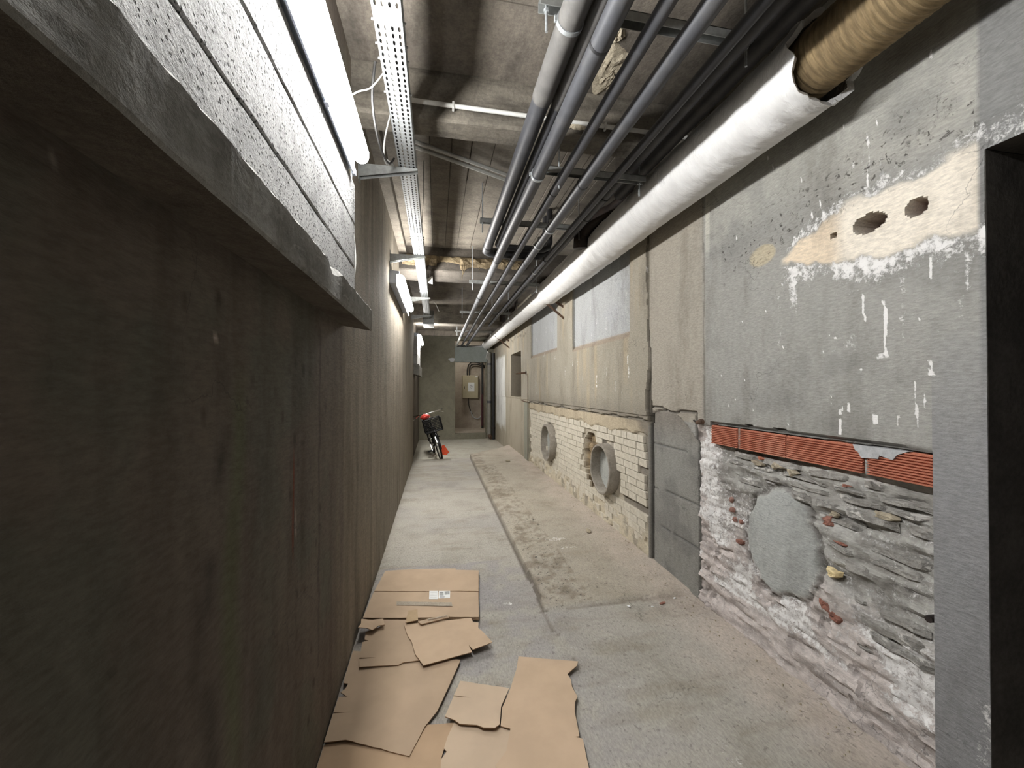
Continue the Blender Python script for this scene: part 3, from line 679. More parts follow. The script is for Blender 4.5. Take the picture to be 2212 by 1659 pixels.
# rough yellow fibre strip at the front of the second beam
V = []
for i in range(141):
    x = -.40+1.45*i/140; row = []
    for j in range(9):
        f = j/8; q = mnoise.fractal(Vector((x*14, f*3, 2)), 1, 2, 4)
        amp = 1 if (x < -.0 or x > .28) else .25
        row.append((x, 4.85-.03*math.sin(f*math.pi)*amp*(1+q)-.01, 2.975-.15*f*(.8+.3*mnoise.noise(Vector((x*5, 3, 3))))*(.5+.5*amp)+.012*q))
    V.append(row)
b = MB(); b.grid(np.array(V)); strip = b.build('fibre_packing', M['foam'], ceiling)
b = MB()
for (x, l) in ((.30, .16), (.32, .10), (.34, .05), (-.2, .03), (.5, .04)): b.tube([(x, 4.80, 2.86), (x+.01, 4.79, 2.86-l*.5), (x-.005, 4.79, 2.86-l)], .005, 5)
b.build('straw_tuft', M['foam'], ceiling, kind='stuff')
for i, (xx, yy, rx, ry) in enumerate([(.90, 1.98, .10, .17), (.84, 1.76, .05, .06), (.98, 2.08, .05, .06)]):
    V = []; n = 16
    for a_ in range(7):
        f = a_/6; row = []
        for j in range(n+1):
            a = 2*math.pi*(j % n)/n; k = 1+.5*mnoise.noise(Vector((math.cos(a)*1.8, math.sin(a)*1.8, i*5)))
            row.append((xx+rx*k*f*math.cos(a), yy+ry*k*f*math.sin(a), CZ+.004-.022*(1-f**3)*(1+.8*mnoise.noise(Vector((a_*1.2, j*1.1, i))))))
        V.append(row)
    b = MB(); b.grid(np.array(V)); b.build('spalled_patch', M['spall'], ceiling)
for i, (xx, w_) in enumerate([(.66, .05), (.78, .07)]):
    b = MB(); V = np.array([[(xx+w_*(u-.5)*2+.01*mnoise.noise(Vector((u*5, v*5, i))), 2.135-.02*math.sin(u*3.14)*math.sin(v*3.14), 2.86+.05*v+.01*mnoise.noise(Vector((u*6, v*4, i+3)))) for v in np.linspace(0, 1, 6)] for u in np.linspace(0, 1, 9)]); b.grid(V); b.build('spalled_patch', M['spall'], ceiling)

# ------------------------------------------------------------------ END WALL + small room
b = MB(); b.box(-.62, .53, YE, YE+.22, -.12, CZ); b.box(.53, 1.75, YE, YE+.22, 2.78, CZ); b.box(1.43, 1.75, YE, YE+.22, -.12, 2.8)
b.box(.53, 1.43, YE-.02, YE+.22, -.12, .055)
wall_e = b.build('wall_end', M['end'], kind='structure')
b = MB(); b.box(.52, 1.46, YE-.05, YE+.24, 2.14, 2.58, .006); b.build('lintel', M['lintel'], wall_e)
b = MB(); b.box(.53, 1.45, YE-.02, YE+.2, 2.58, 2.63, .012); b.build('mortar_bed', M['patch'], wall_e)
V = np.array([[(.44+.10*math.cos(a)*f*(1+.3*math.sin(a*3)), YE-.006, 2.20+.06*math.sin(a)*f) for a in np.linspace(0, 2*math.pi, 13)] for f in (0.01, .6, 1)]); b = MB(); b.grid(V); b.build('plaster_patch', M['patch'], wall_e)
b = MB(); b.box(.0, 2.2, 13.4, 13.5, -.1, 3.0); b.box(-.1, .0, 11.87, 13.5, -.1, 3.0); b.box(2.1, 2.2, 11.87, 13.5, -.1, 3.0); b.box(-.1, 2.2, 11.87, 13.5, 2.95, 3.05)
b.build('wall_meter_room', M['room'], kind='structure')
b = MB(); b.box(-.1, 2.2, YE+.2, 13.5, -.08, .045); b.build('floor_meter_room', M['room'], kind='structure')
b = MB(); b.box(-.7, 3.6, -2.7, -2.6, -.12, CZ+.1); b.build('wall_back', M['wall_l'], kind='structure')

# ------------------------------------------------------------------ LAMPS
def lamp(y0, y1, label, z=2.44, mt='glow'):
    t = empty('tube_light', (-.40, (y0+y1)/2, z), label, 'lamp', 'batten lights along the left wall'); yl = (y1-y0)/2
    b = MB(); pr = [(-.036, -.052), (.022, -.052), (.028, -.082), (.034, -.082), (.032, -.044), (.030, .030), (.056, .034), (.054, .060), (-.036, .066)]; nn = len(pr)  # lower lip added to keep the tube's light off the top blocks
    b.add([(x, y, z_) for y in (-yl, yl) for x, z_ in pr], [tuple(range(nn)), tuple(range(nn, 2*nn))]+[(k, (k+1) % nn, nn+(k+1) % nn, nn+k) for k in range(nn)]); b.build('housing', M['housing'], t)
    b = MB(); V = []
    for y in [-yl+.0, -yl+.02]+list(np.linspace(-yl+.05, yl-.05, 12))+[yl-.02, yl-.0]:
        k = 1 if abs(y) < yl-.03 else (.86 if abs(y) < yl-.01 else .55)
        V.append([(.067+.036*k*math.cos(a), y, -.001+.037*k*math.sin(a)) for a in np.linspace(-3.1, 1.9, 15)])
    V = np.array(V); b.grid(V); nn = 15; b.f += [tuple(range(nn)), tuple(range((len(V)-1)*nn, len(V)*nn))]; b.m += [0, 0]
    b.build('diffuser', M[mt], t, smooth=True)
    for f in (-.8, -.2, .4, .97): 
        b = MB(); b.box(.026, .042, f*yl-.014, f*yl+.014, -.088, -.060, .002); b.build('clip', M['housing'], t)
    return t
lamp(.32, 1.9, 'large glowing tube light on the left wall, nearest of the three')
lamp(3.85, 5.42, 'glowing tube light on the left wall, middle one of the three', z=2.43, mt='glow2')
lamp(8.1, 9.6, 'small distant glowing tube light on the left wall, farthest of the three', z=2.42, mt='glow2')
t = empty('ceiling_light', (.75, 12.5, 2.93), 'ceiling light inside the small room behind the doorway', 'lamp')
b = MB(); b.box(-.3, .3, -.06, .06, -.02, .02, .005); b.build('housing', M['housing'], t)
b = MB(); b.box(-.29, .29, -.045, .045, -.05, -.02, .008); b.build('diffuser', emit('small_diffuser', (1, .95, .86, 1), 30.), t)
# lamp's white feed cable
def wire(name, pts, r, mat, label, cat='cable', group=None, seg=6, parent=None):
    P_ = [Vector(p) for p in pts]; out = []
    for i in range(len(P_)-1):
        p0 = P_[max(i-1, 0)]; p1 = P_[i]; p2 = P_[i+1]; p3 = P_[min(i+2, len(P_)-1)]
        for k in range(6):
            t_ = k/6; out.append(.5*((2*p1)+(p2-p0)*t_+(2*p0-5*p1+4*p2-p3)*t_*t_+(3*p1-p0-3*p2+p3)*t_**3))
    out.append(P_[-1]); b = MB(); b.tube(out, r, seg)
    return b.build(name, mat, parent, smooth=True, label=label, cat=cat, group=group) if parent is None else b.build(name, mat, parent, smooth=True)
wire('cable', [(-.36, 1.62, 2.50), (-.31, 1.64, 2.56), (-.26, 1.66, 2.60), (-.215, 1.68, 2.68)], .003, M['white_plastic'], 'thin white cable arching from the nearest tube light to the cable tray')
wire('cable', [(-.25, 1.70, 2.74), (-.27, 1.76, 2.62), (-.27, 1.95, 2.56), (-.25, 2.15, 2.57), (-.235, 2.3, 2.68)], .006, M['cable'], 'dark cable hanging in a loop beside the near end of the tray')
wire('cable', [(-.22, 2.0, 2.74), (-.26, 2.08, 2.64), (-.27, 2.2, 2.60), (-.24, 2.33, 2.66), (-.3, 2.37, 2.72)], .004, M['grey_plastic'], 'thin grey cable looping up to the first tray bracket')
wire('cable', [(-.385, 1.93, 2.42), (-.395, 1.955, 2.25), (-.387, 2.03, 2.0), (-.43, 2.06, 1.8)], .004, M['white_plastic'], 'thin white cable dropping down the wall from the end of the near light')
wire('wire', [(-.10, 3.0, 3.08), (-.10, 3.1, 2.9), (-.115, 3.25, 2.72)], .0025, M['cable'], 'thin dark wire slanting from the ceiling down to the tray')
wire('cable', [(-.10, 6.2, 2.72), (-.04, 6.5, 2.78), (.04, 7.0, 2.72)], .005, M['white_plastic'], 'short white cable curving out of the far part of the tray')

# ------------------------------------------------------------------ CABLE TRAY
t = empty('cable_tray', (-.1675, 0, 2.672), 'long perforated galvanised cable tray under the ceiling by the lights', 'cable tray')
b = MB(); W_ = .095; nc = 4; pitch = .030
Y0 = -.6; nrow = int((7.55-Y0)/pitch); cw = W_/nc
for r_ in range(nrow):
    y = Y0+r_*pitch
    for c in range(nc):
        x0 = -W_/2+c*cw; cx = x0+cw/2; cy = y+pitch/2
        if (r_ % 66) in (0, 1):
            b.add([(x0, y, 0), (x0+cw, y, 0), (x0+cw, y+pitch, 0), (x0, y+pitch, 0)], [(0, 1, 2, 3)]); continue
        o_ = [(x0, y), (cx, y), (x0+cw, y), (x0+cw, cy), (x0+cw, y+pitch), (cx, y+pitch), (x0, y+pitch), (x0, cy)]
        hw, hl = .0052, .0105
        i_ = [(cx-hw*.7, cy-hl*.8), (cx, cy-hl), (cx+hw*.7, cy-hl*.8), (cx+hw, cy), (cx+hw*.7, cy+hl*.8), (cx, cy+hl), (cx-hw*.7, cy+hl*.8), (cx-hw, cy)]
        b.add([(p[0], p[1], 0) for p in o_+i_], [(k, (k+1) % 8, 8+(k+1) % 8, 8+k) for k in range(8)])
o = b.build('tray_bottom', M['galv'], t)
bm = bmesh.new(); bm.from_mesh(o.data); bmesh.ops.remove_doubles(bm, verts=bm.verts[:], dist=.0001); bm.to_mesh(o.data); bm.free()
for sx in (-1, 1):
    b = MB(); b.box(sx*W_/2-.001, sx*W_/2+.001, Y0, 7.55, 0, .05); b.box(sx*(W_/2)-.004, sx*(W_/2)+.004, Y0, 7.55, .048, .052); b.build('tray_side', M['galv'], t)
b = MB()
for k, yy in enumerate((1.45, 1.55, 1.62, 1.8, 3.5, 3.55, 5.5)):
    for sx in (-1, 1): b.tube([(sx*W_/2, yy, .02), (sx*(W_/2+.012), yy, .02)], .004, 6)
b.build('bolt', M['galv'], t, kind='stuff')
for i, (dx, dz, r_, m_) in enumerate([(-.03, .012, .009, 'cable'), (-.008, .010, .007, 'grey_plastic'), (.014, .012, .009, 'cable'), (.033, .009, .006, 'cable')]):
    pts = [(-.1675+dx+.006*math.sin(k*1.7+i), Y0+.05+k*.4, 2.672+dz+.002*abs(math.sin(k+i))) for k in range(20)]
    wire('cable', pts, r_, M[m_], 'cable lying in the perforated tray, '+['leftmost, black', 'thin and grey', 'thick and black right of the grey one', 'thin and black at the right edge'][i])
# tapered cantilever brackets
def bracket(y, z, x1, i, label, zt=0.):
    t = empty('tray_bracket', (XL, y, z), label, 'bracket', 'cantilever brackets of the cable tray')
    l = x1-XL; b = MB(); h = .075
    for sy in (-.02, .02): b.add([(0, sy-.0015, -h), (l, sy-.0015, -.012), (l, sy-.0015, 0), (0, sy-.0015, 0), (0, sy+.0015, -h), (l, sy+.0015, -.012), (l, sy+.0015, 0), (0, sy+.0015, 0)], [(0, 1, 2, 3), (4, 7, 6, 5), (0, 4, 5, 1), (1, 5, 6, 2), (2, 6, 7, 3), (3, 7, 4, 0)])
    b.box(.004, l, -.02, .02, -.003, .0); b.build('arm', M['galv_dull'], t)
    b = MB(); b.box(-.002, .004, -.03, .03, -h-.02, .03); b.tube([(.004, 0, -h*.5), (.012, 0, -h*.5)], .008, 6); b.build('wall_plate', M['galv_dull'], t)
    return t
bracket(2.38, 2.669, -.11, 0, 'grey steel tray bracket at the end of the near tube light')
bracket(3.93, 2.669, -.11, 1, 'dark steel tray bracket on the left wall above the middle light')
bracket(5.75, 2.669, -.09, 2, 'pale steel tray bracket beside the middle tube light')
bracket(7.15, 2.669, -.09, 3, 'small tray bracket at the far end of the tray')
# steel box at the tray's end, junction box hung beside the tray
t = empty('metal_trunking', (-.16, 7.55, 2.67), 'galvanised box trunking at the far end of the cable tray', 'trunking')
b = MB(); b.box(-.09, .10, 0, .5, -.09, .16, .004); b.build('body', M['galv_dull'], t); b = MB(); b.box(.10, .106, -.01, .5, -.095, .165); b.box(-.09, .1, -.012, -.002, -.095, -.07); b.build('flange', M['galv'], t)
t = empty('junction_box', (-.085, 5.0, 2.76), 'small white box hung on a thin rod right of the tray', 'box')
b = MB(); b.add([(-.03, 0, -.06), (.035, 0, -.075), (.035, 0, .02), (-.03, 0, -.02), (-.03, .04, -.06), (.035, .04, -.075), (.035, .04, .02), (-.03, .04, -.02)], [(0, 1, 2, 3), (4, 7, 6, 5), (0, 4, 5, 1), (1, 5, 6, 2), (2, 6, 7, 3), (3, 7, 4, 0)]); b.build('body', M['white_plastic'], t)
b = MB(); b.tube([(.0, .02, -.02), (.0, .02, .12)], .003, 6); b.build('hanger', M['galv_dull'], t)

# ------------------------------------------------------------------ PIPES
def pipe(name, pts, r, segs, label, cat, group=None, joints=(), jr=.004, jmat='black', ell=None):
    t = empty(name, pts, label, cat, group); o0 = Vector(pts)
    # segs: list of (y0,y1,mat,radius)
    for (a, c, m_, rad) in segs:
        b = MB(); b.tube([(0, a-o0.y, 0), (0, (a+c)/2-o0.y, 0), (0, c-o0.y, 0)], rad, 20); b.build('pipe_run', M[m_], t, smooth=True)
    for y in joints:
        b = MB(); b.tube([(0, y-o0.y-.006, 0), (0, y-o0.y+.006, 0)], r+jr, 20); b.build('joint_band', M[jmat], t, smooth=True)
    return t
G = 'insulated pipes hung under the ceiling'
p1 = pipe('pipe', (.464, -.8, 2.70), .043, [(-.8, 1.72, 'dusty_pipe', .046), (1.72, 3.72, 'grey_pipe', .042)], 'thick grey pipe with a dusty near half, leftmost of the ceiling pipes', 'pipe', G, (1.33, 1.50, 3.62), .0015)
def elbow(parent, x, y, z, r, xe, o0):
    pts = [(x, y-.0, z)]+[(x+.075*(1-math.cos(a)), y+.075*math.sin(a), z) for a in np.linspace(.2, math.pi/2, 7)]+[(x+.2, y+.075, z), (xe-.06, y+.075, z), (xe-.02, y+.075, z+.02), (xe, y+.075, z+.07), (xe, y+.075, 3.08)]
    b = MB(); b.tube([Vector(p)-Vector(o0) for p in pts[:8]], r, 18); b.build('elbow', M['grey_pipe'], parent, smooth=True)
    b = MB(); b.tube([Vector(p)-Vector(o0) for p in pts[7:]], r, 18); b.build('branch', M['black'], parent, smooth=True)
elbow(p1, .464, 3.72, 2.70, .044, 1.07, (.464, -.8, 2.70))
p2 = pipe('pipe', (.545, -.8, 2.70), .026, [(-.8, 1.75, 'dusty_pipe', .030), (1.75, 3.55, 'grey_pipe', .027)], 'thin pipe between the two thickest ones, bending away to the wall', 'pipe', G, (1.37, 3.46), .0015)
elbow(p2, .545, 3.55, 2.70, .028, 1.05, (.545, -.8, 2.70))
pipe('pipe', (.56, -.8, 2.60), .036, [(-.8, 3.7, 'grey_pipe', .037), (3.7, 9.4, 'pale_pipe', .033), (9.4, 11.8, 'white_plastic', .03)], 'long grey pipe that turns pale beyond the elbows, second from left', 'pipe', G, (1.30, 2.18, 3.70, 5.25, 9.3), .002)
pipe('pipe', (.705, -.8, 2.60), .026, [(-.8, 11.8, 'grey_pipe', .026)], 'slimmer grey pipe, fourth from left among the ceiling pipes', 'pipe', G, (2.35, 3.65, 5.9), .002)
pipe('pipe', (.845, -.8, 2.60), .033, [(-.8, 11.8, 'grey_pipe', .034)], 'mid grey pipe with shiny clips, right of the slim one', 'pipe', G, (2.22, 3.72, 5.5), .003)
pipe('pipe', (1.0, -.8, 2.60), .024, [(-.8, 3.6, 'black', .022), (3.6, 7.6, 'grey_pipe', .026)], 'narrow dark pipe running beside the larger dark one', 'pipe', G, (3.6, 4.6), .002)
pipe('pipe', (1.155, -.8, 2.735), .034, [(-.8, 6.9, 'grey_pipe', .033)], 'dark grey pipe nearest the big white one', 'pipe', G, (2.6, 2.95), .003)
pipe('pipe', (1.26, -.8, 2.755), .04, [(-.8, 2.6, 'grey_pipe', .040)], 'dusty dark pipe in the shade high against the ceiling', 'pipe', G, (), .003)
# slim silver clamps
for i, (x, y, z, r_) in enumerate([(.56, 2.17, 2.60, .037), (.464, 1.34, 2.70, .046), (.845, 2.9, 2.60, .034), (.845, 3.25, 2.60, .034), (1.0, 4.0, 2.6, .026)]):
    t = empty('pipe_clamp', (x, y, z), 'shiny pipe clamp on '+['the pale-ended pipe', 'the dusty thick pipe', 'the clip-held pipe, nearer one', 'the clip-held pipe, farther one', 'the narrow dark pipe'][i], 'clamp')
    b = MB(); b.tube([(0, -.008, 0), (0, .008, 0)], r_+.004, 20); b.build('band', M['galv'], t, smooth=True)
    b = MB(); b.box(-.008, .008, -.008, .008, r_, r_+.035); b.box(-r_-.012, -r_, -.006, .006, -.01, .01, .001); b.build('lug', M['galv'], t)
# support rails with threaded rods
for i, (y, x0, x1, z, rods, lab) in enumerate([(1.37, .36, 1.24, 2.775, (.385, 1.206), 'nearest galvanised support rail above the ceiling pipes'), (2.22, .62, 1.24, 2.66, (.70, 1.206), 'second support rail crossing the pipes below the beam'),
        (3.26, .35, 1.24, 2.775, (.37, 1.206), 'third support rail beside the pipe elbow'), (4.75, .38, 1.24, 2.665, (.42, 1.206), 'fourth support rail past the beam'), (6.7, .38, 1.24, 2.665, (.42, .925, 1.206), 'fifth support rail in the dark bay'), (9.0, .4, 1.24, 2.665, (.45, 1.2), 'farthest support rail near the end wall')]):
    t = empty('support_rail', (0, y, z), lab, 'rail', 'support rails of the ceiling pipes')
    b = MB(); b.box(x0, x1, -.02, -.017, -.018, .018); b.box(x0, x1, .017, .02, -.018, .018); b.box(x0, x1, -.02, .02, .015, .018); b.build('channel', M['galv_dull'], t)
    for rx in rods:
        top = (2.83 if 2.15 < y < 2.3 else 3.09 if y < 8 else 2.89)-z
        b = MB(); b.tube([(rx, 0, -.10), (rx, 0, top)], .005, 8); b.build('threaded_rod', M['galv'], t)
        b = MB(); b.tube([(rx, 0, -.028), (rx, 0, -.018)], .010, 6); b.build('nut', M['galv'], t)
# conduits
def conduit(a, c, r, label, mat='grey_plastic', clips=()):
    t = empty('conduit', a, label, 'conduit'); b = MB(); A = Vector(a); B_ = Vector(c); b.tube([(0, 0, 0), (B_-A)*.5, B_-A], r, 10); b.build('tube', M[mat], t, smooth=True)
    for f in clips:
        p = (B_-A)*f; b = MB(); b.box(p.x-.006, p.x+.006, p.y-.014, p.y+.02, p.z-.018, p.z+.018, .002); b.build('clip', M[mat], t)
conduit((-.13, 2.12, 2.895), (1.66, 2.12, 2.885), .0115, 'white conduit crossing the ceiling on the face of the first beam', 'white_plastic', (.12, .35, .6, .8))
conduit((-.24, 2.62, 3.01), (.62, 3.05, 3.04), .013, 'nearer of two grey conduits slanting across behind the first beam')
conduit((-.24, 2.70, 3.02), (.62, 3.14, 3.05), .013, 'farther of two grey conduits slanting across behind the first beam')
conduit((.62, 2.45, 2.80), (1.26, 2.47, 2.785), .012, 'short white conduit behind the second support rail', 'white_plastic')
b = MB(); b.box(-.02, .02, -.012, .012, -.008, .008, .002); b.build('tag', M['red_hose'], label='small red tag on the short white conduit', cat='tag').location = (.74, 2.43, 2.788)

# big white jacketed pipe with the ochre wrapped inner pipe
AX = (1.442, 2.646); R0 = .157
t = empty('jacketed_pipe', (AX[0], 1.3, AX[1]), 'big white plaster-wrapped pipe high along the right wall, its open end showing ochre wrapping', 'pipe')
def jr(y, a):
    r = R0 if y < 5.05 else .128
    r += .005*max(0, mnoise.noise(Vector((a*2.5, y*7, 5))))+ .004*mnoise.noise(Vector((math.cos(a)*1.5, math.sin(a)*1.5, y*2.2)))+.0025*mnoise.noise(Vector((math.cos(a)*4, math.sin(a)*4, y*9)))
    r += .006*mnoise.noise(Vector((y*1.4, 3, 3)))
    wr = max(0, mnoise.noise(Vector((a*1.2, y*1.1, 9))))
    r += wr*.010*math.sin(y*42+a*2)
    return r
b = MB(); V = []; seg = 56; yy = [1.26+.02*i for i in range(189)]; 
for y in yy:
    row = []
    for k in range(seg+1):
        a = 2*math.pi*(k % seg)/seg; yo = 0
        if y < 1.30: yo = (.035*mnoise.noise(Vector((math.cos(a)*2.5, math.sin(a)*2.5, 1)))+.014*mnoise.noise(Vector((math.cos(a)*9, math.sin(a)*9, 4)))-.02*math.sin(a)-.02)*(1.32-y)/.06
        r = jr(y, a)*(1+.10*max(0, mnoise.noise(Vector((math.cos(a)*6, math.sin(a)*6, y*30))))*(y < 1.30)); row.append((r*math.cos(a), y-1.3+yo, r*math.sin(a)))
    V.append(row)
V = [[(x*.86, y_+.012, z*.86) for x, y_, z in V[0]], [(x*.95, y_+.002, z*.95) for x, y_, z in V[0]]]+V
V.append([(x*.78, y_, z*.78) for x, y_, z in V[-1]])
b.grid(np.array(V)); b.build('jacket', M['white_jacket'], t, smooth=True)
b = MB(); V = []
for y in [5.0+.05*i for i in range(136)]:
    V.append([((.126+.004*mnoise.noise(Vector((math.cos(a)*2, math.sin(a)*2, y*3))))*math.cos(a), y-1.3, (.126+.004*mnoise.noise(Vector((math.cos(a)*2, math.sin(a)*2, y*3))))*math.sin(a)) for a in [2*math.pi*(k % 36)/36 for k in range(37)]])
b.grid(np.array(V)); b.build('jacket', M['white_jacket'], t, smooth=True, label='narrower far run of the white jacket')
b = MB(); V = []
for y in [-1.0+.006*i for i in range(400)]:
    row = []
    for k in range(41):
        a = 2*math.pi*(k % 40)/40
        r = .117+.0030*math.sin((y*2*math.pi/.024)+a+1.0*mnoise.noise(Vector((y*3, math.cos(a), 2))))+.0012*mnoise.noise(Vector((y*12, math.cos(a)*3, math.sin(a)*3)))
        row.append((r*math.cos(a)-.006, y-1.3, r*math.sin(a)+.006))
    V.append(row)
b.grid(np.array(V)); b.build('wrapped_pipe', M['rope'], t, smooth=True, label='ochre rope-wrapped inner pipe')
b = MB()
for k in range(16):
    a = 3.6+k*.16; r = .150
    pass
for i, (y, lab) in enumerate([(5.07, 'pair of dark steel struts holding the white pipe off the wall'), (9.1, 'small strut under the far end of the white pipe')]):
    t = empty('pipe_bracket', (1.676, y, 2.4), lab, 'bracket')
    b = MB(); b.bar((-.35, 0, .19), (0, 0, -.09), .03, .006, (0, 1, 0)); b.build('strut', M['rust'], t)
    b = MB(); b.bar((-.19, .03, .185), (0, .03, .075), .03, .006, (0, 1, 0)); b.build('strut', M['rust'], t)
# valves above the white pipe
for i, (x, y, z, s_, lab) in enumerate([(1.42, 2.98, 2.87, 1.2, 'dark cast iron valve with curved pipe above the white pipe, nearer one'), (1.30, 6.9, 2.78, .9, 'dark valve above the far part of the white pipe')]):
    t = empty('valve', (x, y, z), lab, 'valve', None); t.scale = (s_,)*3
    b = MB(); b.tube([(.03, -.12, .20), (.03, -.1, .06), (.02, -.05, -.0), (-.03, .02, -.035), (-.07, .1, -.04), (-.11, .2, -.05), (-.13, .28, -.10), (-.13, .30, -.2)], [.04, .04, .045, .045, .05, .06, .065, .065], 16); b.build('curved_pipe', M['dark_iron'], t, smooth=True)
    b = MB(); b.tube([(.03, -.12, .10), (.03, -.12, .125)], .07, 8); b.tube([(.03, -.12, .14), (.03, -.12, .16)], .07, 8); b.build('flange', M['dark_iron'], t)
    b = MB(); b.tube([(.03, -.13, .17), (.03, -.16, .17)], .012, 8)
    b.tube([(.03+.05*math.cos(a), -.17, .17+.05*math.sin(a)) for a in np.linspace(0, 2*math.pi, 17)[:-1]], .007, 6, closed=True); b.bar((-.02, -.17, .17), (.08, -.17, .17), .008, .008); b.build('hand_wheel', M['dark_iron'], t)
# down pipes at the end wall's right corner
t = empty('down_pipe', (1.50, 11.45, -.1), 'grey vertical pipe right beside the far doorway', 'pipe')
b = MB(); b.tube([(0, 0, 0.06), (0, 0, 2.5)], .055, 16); b.build('pipe_run', M['old_pipe'], t, smooth=True)
b = MB(); b.tube([(0, 0, 1.05), (0, 0, 1.12)], .064, 16); b.tube([(0, 0, 2.15), (0, 0, 2.2)], .064, 16); b.build('joint_band', M['grey_pipe'], t, smooth=True)
b = MB(); b.tube([(.0, 0, .12), (.02, -.05, .08), (.05, -.10, .07)], .06, 14); b.build('elbow', M['rust'], t, smooth=True)
t = empty('down_pipe', (1.61, 11.40, -.1), 'darker vertical pipe in the corner beside the grey one', 'pipe')
b = MB(); b.tube([(0, 0, 0.0), (0, 0, 2.5)], .045, 14); b.build('pipe_run', M['black'], t, smooth=True); b = MB(); b.tube([(0, 0, .3), (0, 0, .36)], .055, 14); b.build('joint_band', M['dark_iron'], t, smooth=True)
t = empty('rag', (1.44, 11.56, 2.22), 'pale scrap of cloth stuffed beside the lintel', 'cloth')
b = MB(); V = np.array([[(.0+.10*u-.03*v, -.03*math.sin(v*3+u*4), .22-.22*v+.02*math.sin(u*7)) for u in np.linspace(0, 1, 6)] for v in np.linspace(0, 1, 7)]); b.grid(V); o = b.build('cloth', M['white_plastic'], t); md = o.modifiers.new('s', 'SOLIDIFY'); md.thickness = .006
# wall fittings
t = empty('wall_hook', (1.676, 7.34, 1.68), 'dark iron peg sticking out of the wall beside the niche', 'peg')
b = MB(); b.tube([(0.02, 0, 0), (-.12, .04, -.01), (-.20, .06, -.02)], [.02, .018, .012], 10); b.build('peg', M['rust'], t, smooth=True); b = MB(); b.tube([(-.02, 0, 0), (.01, 0, 0)], .04, 12); b.build('flange', M['dark_iron'], t, smooth=True)
t = empty('iron_stub', (1.676, 2.28, 1.178), 'rusty broken iron stub in the wall left of the red bricks', 'iron stub')
b = MB(); b.tube([(.02, 0, 0), (-.02, .0, .005), (-.035, .02, -.005)], [.018, .016, .008], 8); b.build('stub', M['rust'], t, smooth=True); b = MB(); b.tube([(.0, .09, .002), (-.02, .02, -.004)], .007, 6); b.build('rod', M['dark_iron'], t, smooth=True)
t = empty('drain_pipe', (1.69, 1.09, .60), 'tiny dark pipe end at the edge of the rubble patch', 'pipe end')
b = MB(); b.tube([(.03, 0, 0), (-.02, 0, 0)], .012, 12); b.build('tube', M['dark_iron'], t, smooth=True)
b = MB(); b.tube([(1.656, 7.17, 0.03), (1.656, 7.17, 1.66)], .006, 6); b.build('iron_rod', M['rust'], label='thin iron rod standing along the wall below the peg', cat='rod')
b = MB(); b.tube([(1.66, 7.10, 1.13), (1.655, 7.5, 1.135), (1.66, 7.8, 1.15)], .008, 6); b.build('iron_strip', M['rust'], label='short dark iron strip at the foot of the niche', cat='strip')

# ------------------------------------------------------------------ ELECTRICAL CABINET in the small room
t = empty('electrical_cabinet', (1.105, 13.395, 1.42), 'beige electrical cabinet on the wall behind the far doorway', 'cabinet')
b = MB(); b.box(-.26, .26, -.2, 0, -.38, .38, .006); b.build('body', M['cabinet'], t)
b = MB(); b.box(-.25, .25, -.215, -.202, -.37, .37, .004); d = b.build('door', M['cabinet'], t)
b = MB(); b.box(-.215, -.195, -.225, -.214, -.07, .02, .002); b.build('lock', M['dark_iron'], d)
b = MB(); b.box(.16, .235, -.2165, -.2145, .315, .35); b.build('label_plate', M['paper'], d)
t = empty('notice', (1.125, 13.176, 1.41), 'white paper notice with a small diamond sketch on the cabinet door', 'notice')
b = MB(); b.box(-.105, .105, 0, .002, -.14, .15); b.build('sheet', M['paper'], t)
b = MB()
for (a, c) in (((0, .08), (.05, .02)), ((.05, .02), (0, -.04)), ((0, -.04), (-.05, .02)), ((-.05, .02), (0, .08)), ((-.02, .05), (.03, -.01)), ((0, .08), (0, .03))): b.bar((a[0], -.001, a[1]), (c[0], -.001, c[1]), .001, .006, (c[1]-a[1], 0, -(c[0]-a[0])))
b.build('drawing', M['ink'], t, kind='stuff')
wire('cable', [(1.01, 13.34, 1.8), (1.01, 13.33, 1.98), (1.06, 13.32, 2.16), (1.18, 13.32, 2.24), (1.41, 13.32, 2.21), (1.66, 13.32, 2.08)], .02, M['cable'], 'black cable arching over the cabinet, outer one')
wire('cable', [(1.08, 13.34, 1.8), (1.08, 13.33, 1.98), (1.13, 13.32, 2.14), (1.26, 13.32, 2.18), (1.46, 13.31, 2.14), (1.66, 13.31, 2.02)], .018, M['cable'], 'black cable arching over the cabinet, inner one')
wire('cable', [(1.04, 13.34, 1.06), (1.06, 13.32, 0.8), (1.12, 13.32, 0.62), (1.18, 13.32, 0.52)], .014, M['cable'], 'black cable hanging under the cabinet')
wire('conduit', [(1.12, 13.3, 0.62), (1.2, 13.3, 0.42), (1.36, 13.3, 0.36), (1.48, 13.3, 0.46)], .018, M['patch'], 'pale pink hose curving at the foot of the cabinet', 'hose')
t = empty('riser_pipe', (1.50, 13.2, .04), 'dark vertical pipes on the right inside the small room', 'pipe')
b = MB(); b.tube([(0, 0, 0), (0, 0, 2.8)], .035, 12); b.build('pipe_run', M['cable'], t, smooth=True)
b = MB(); b.tube([(-.02, -.08, 0.1), (-.02, -.08, 1.15)], .03, 12); b.build('lower_sleeve', M['red_hose'], t, smooth=True, label='dull red lower sleeve')

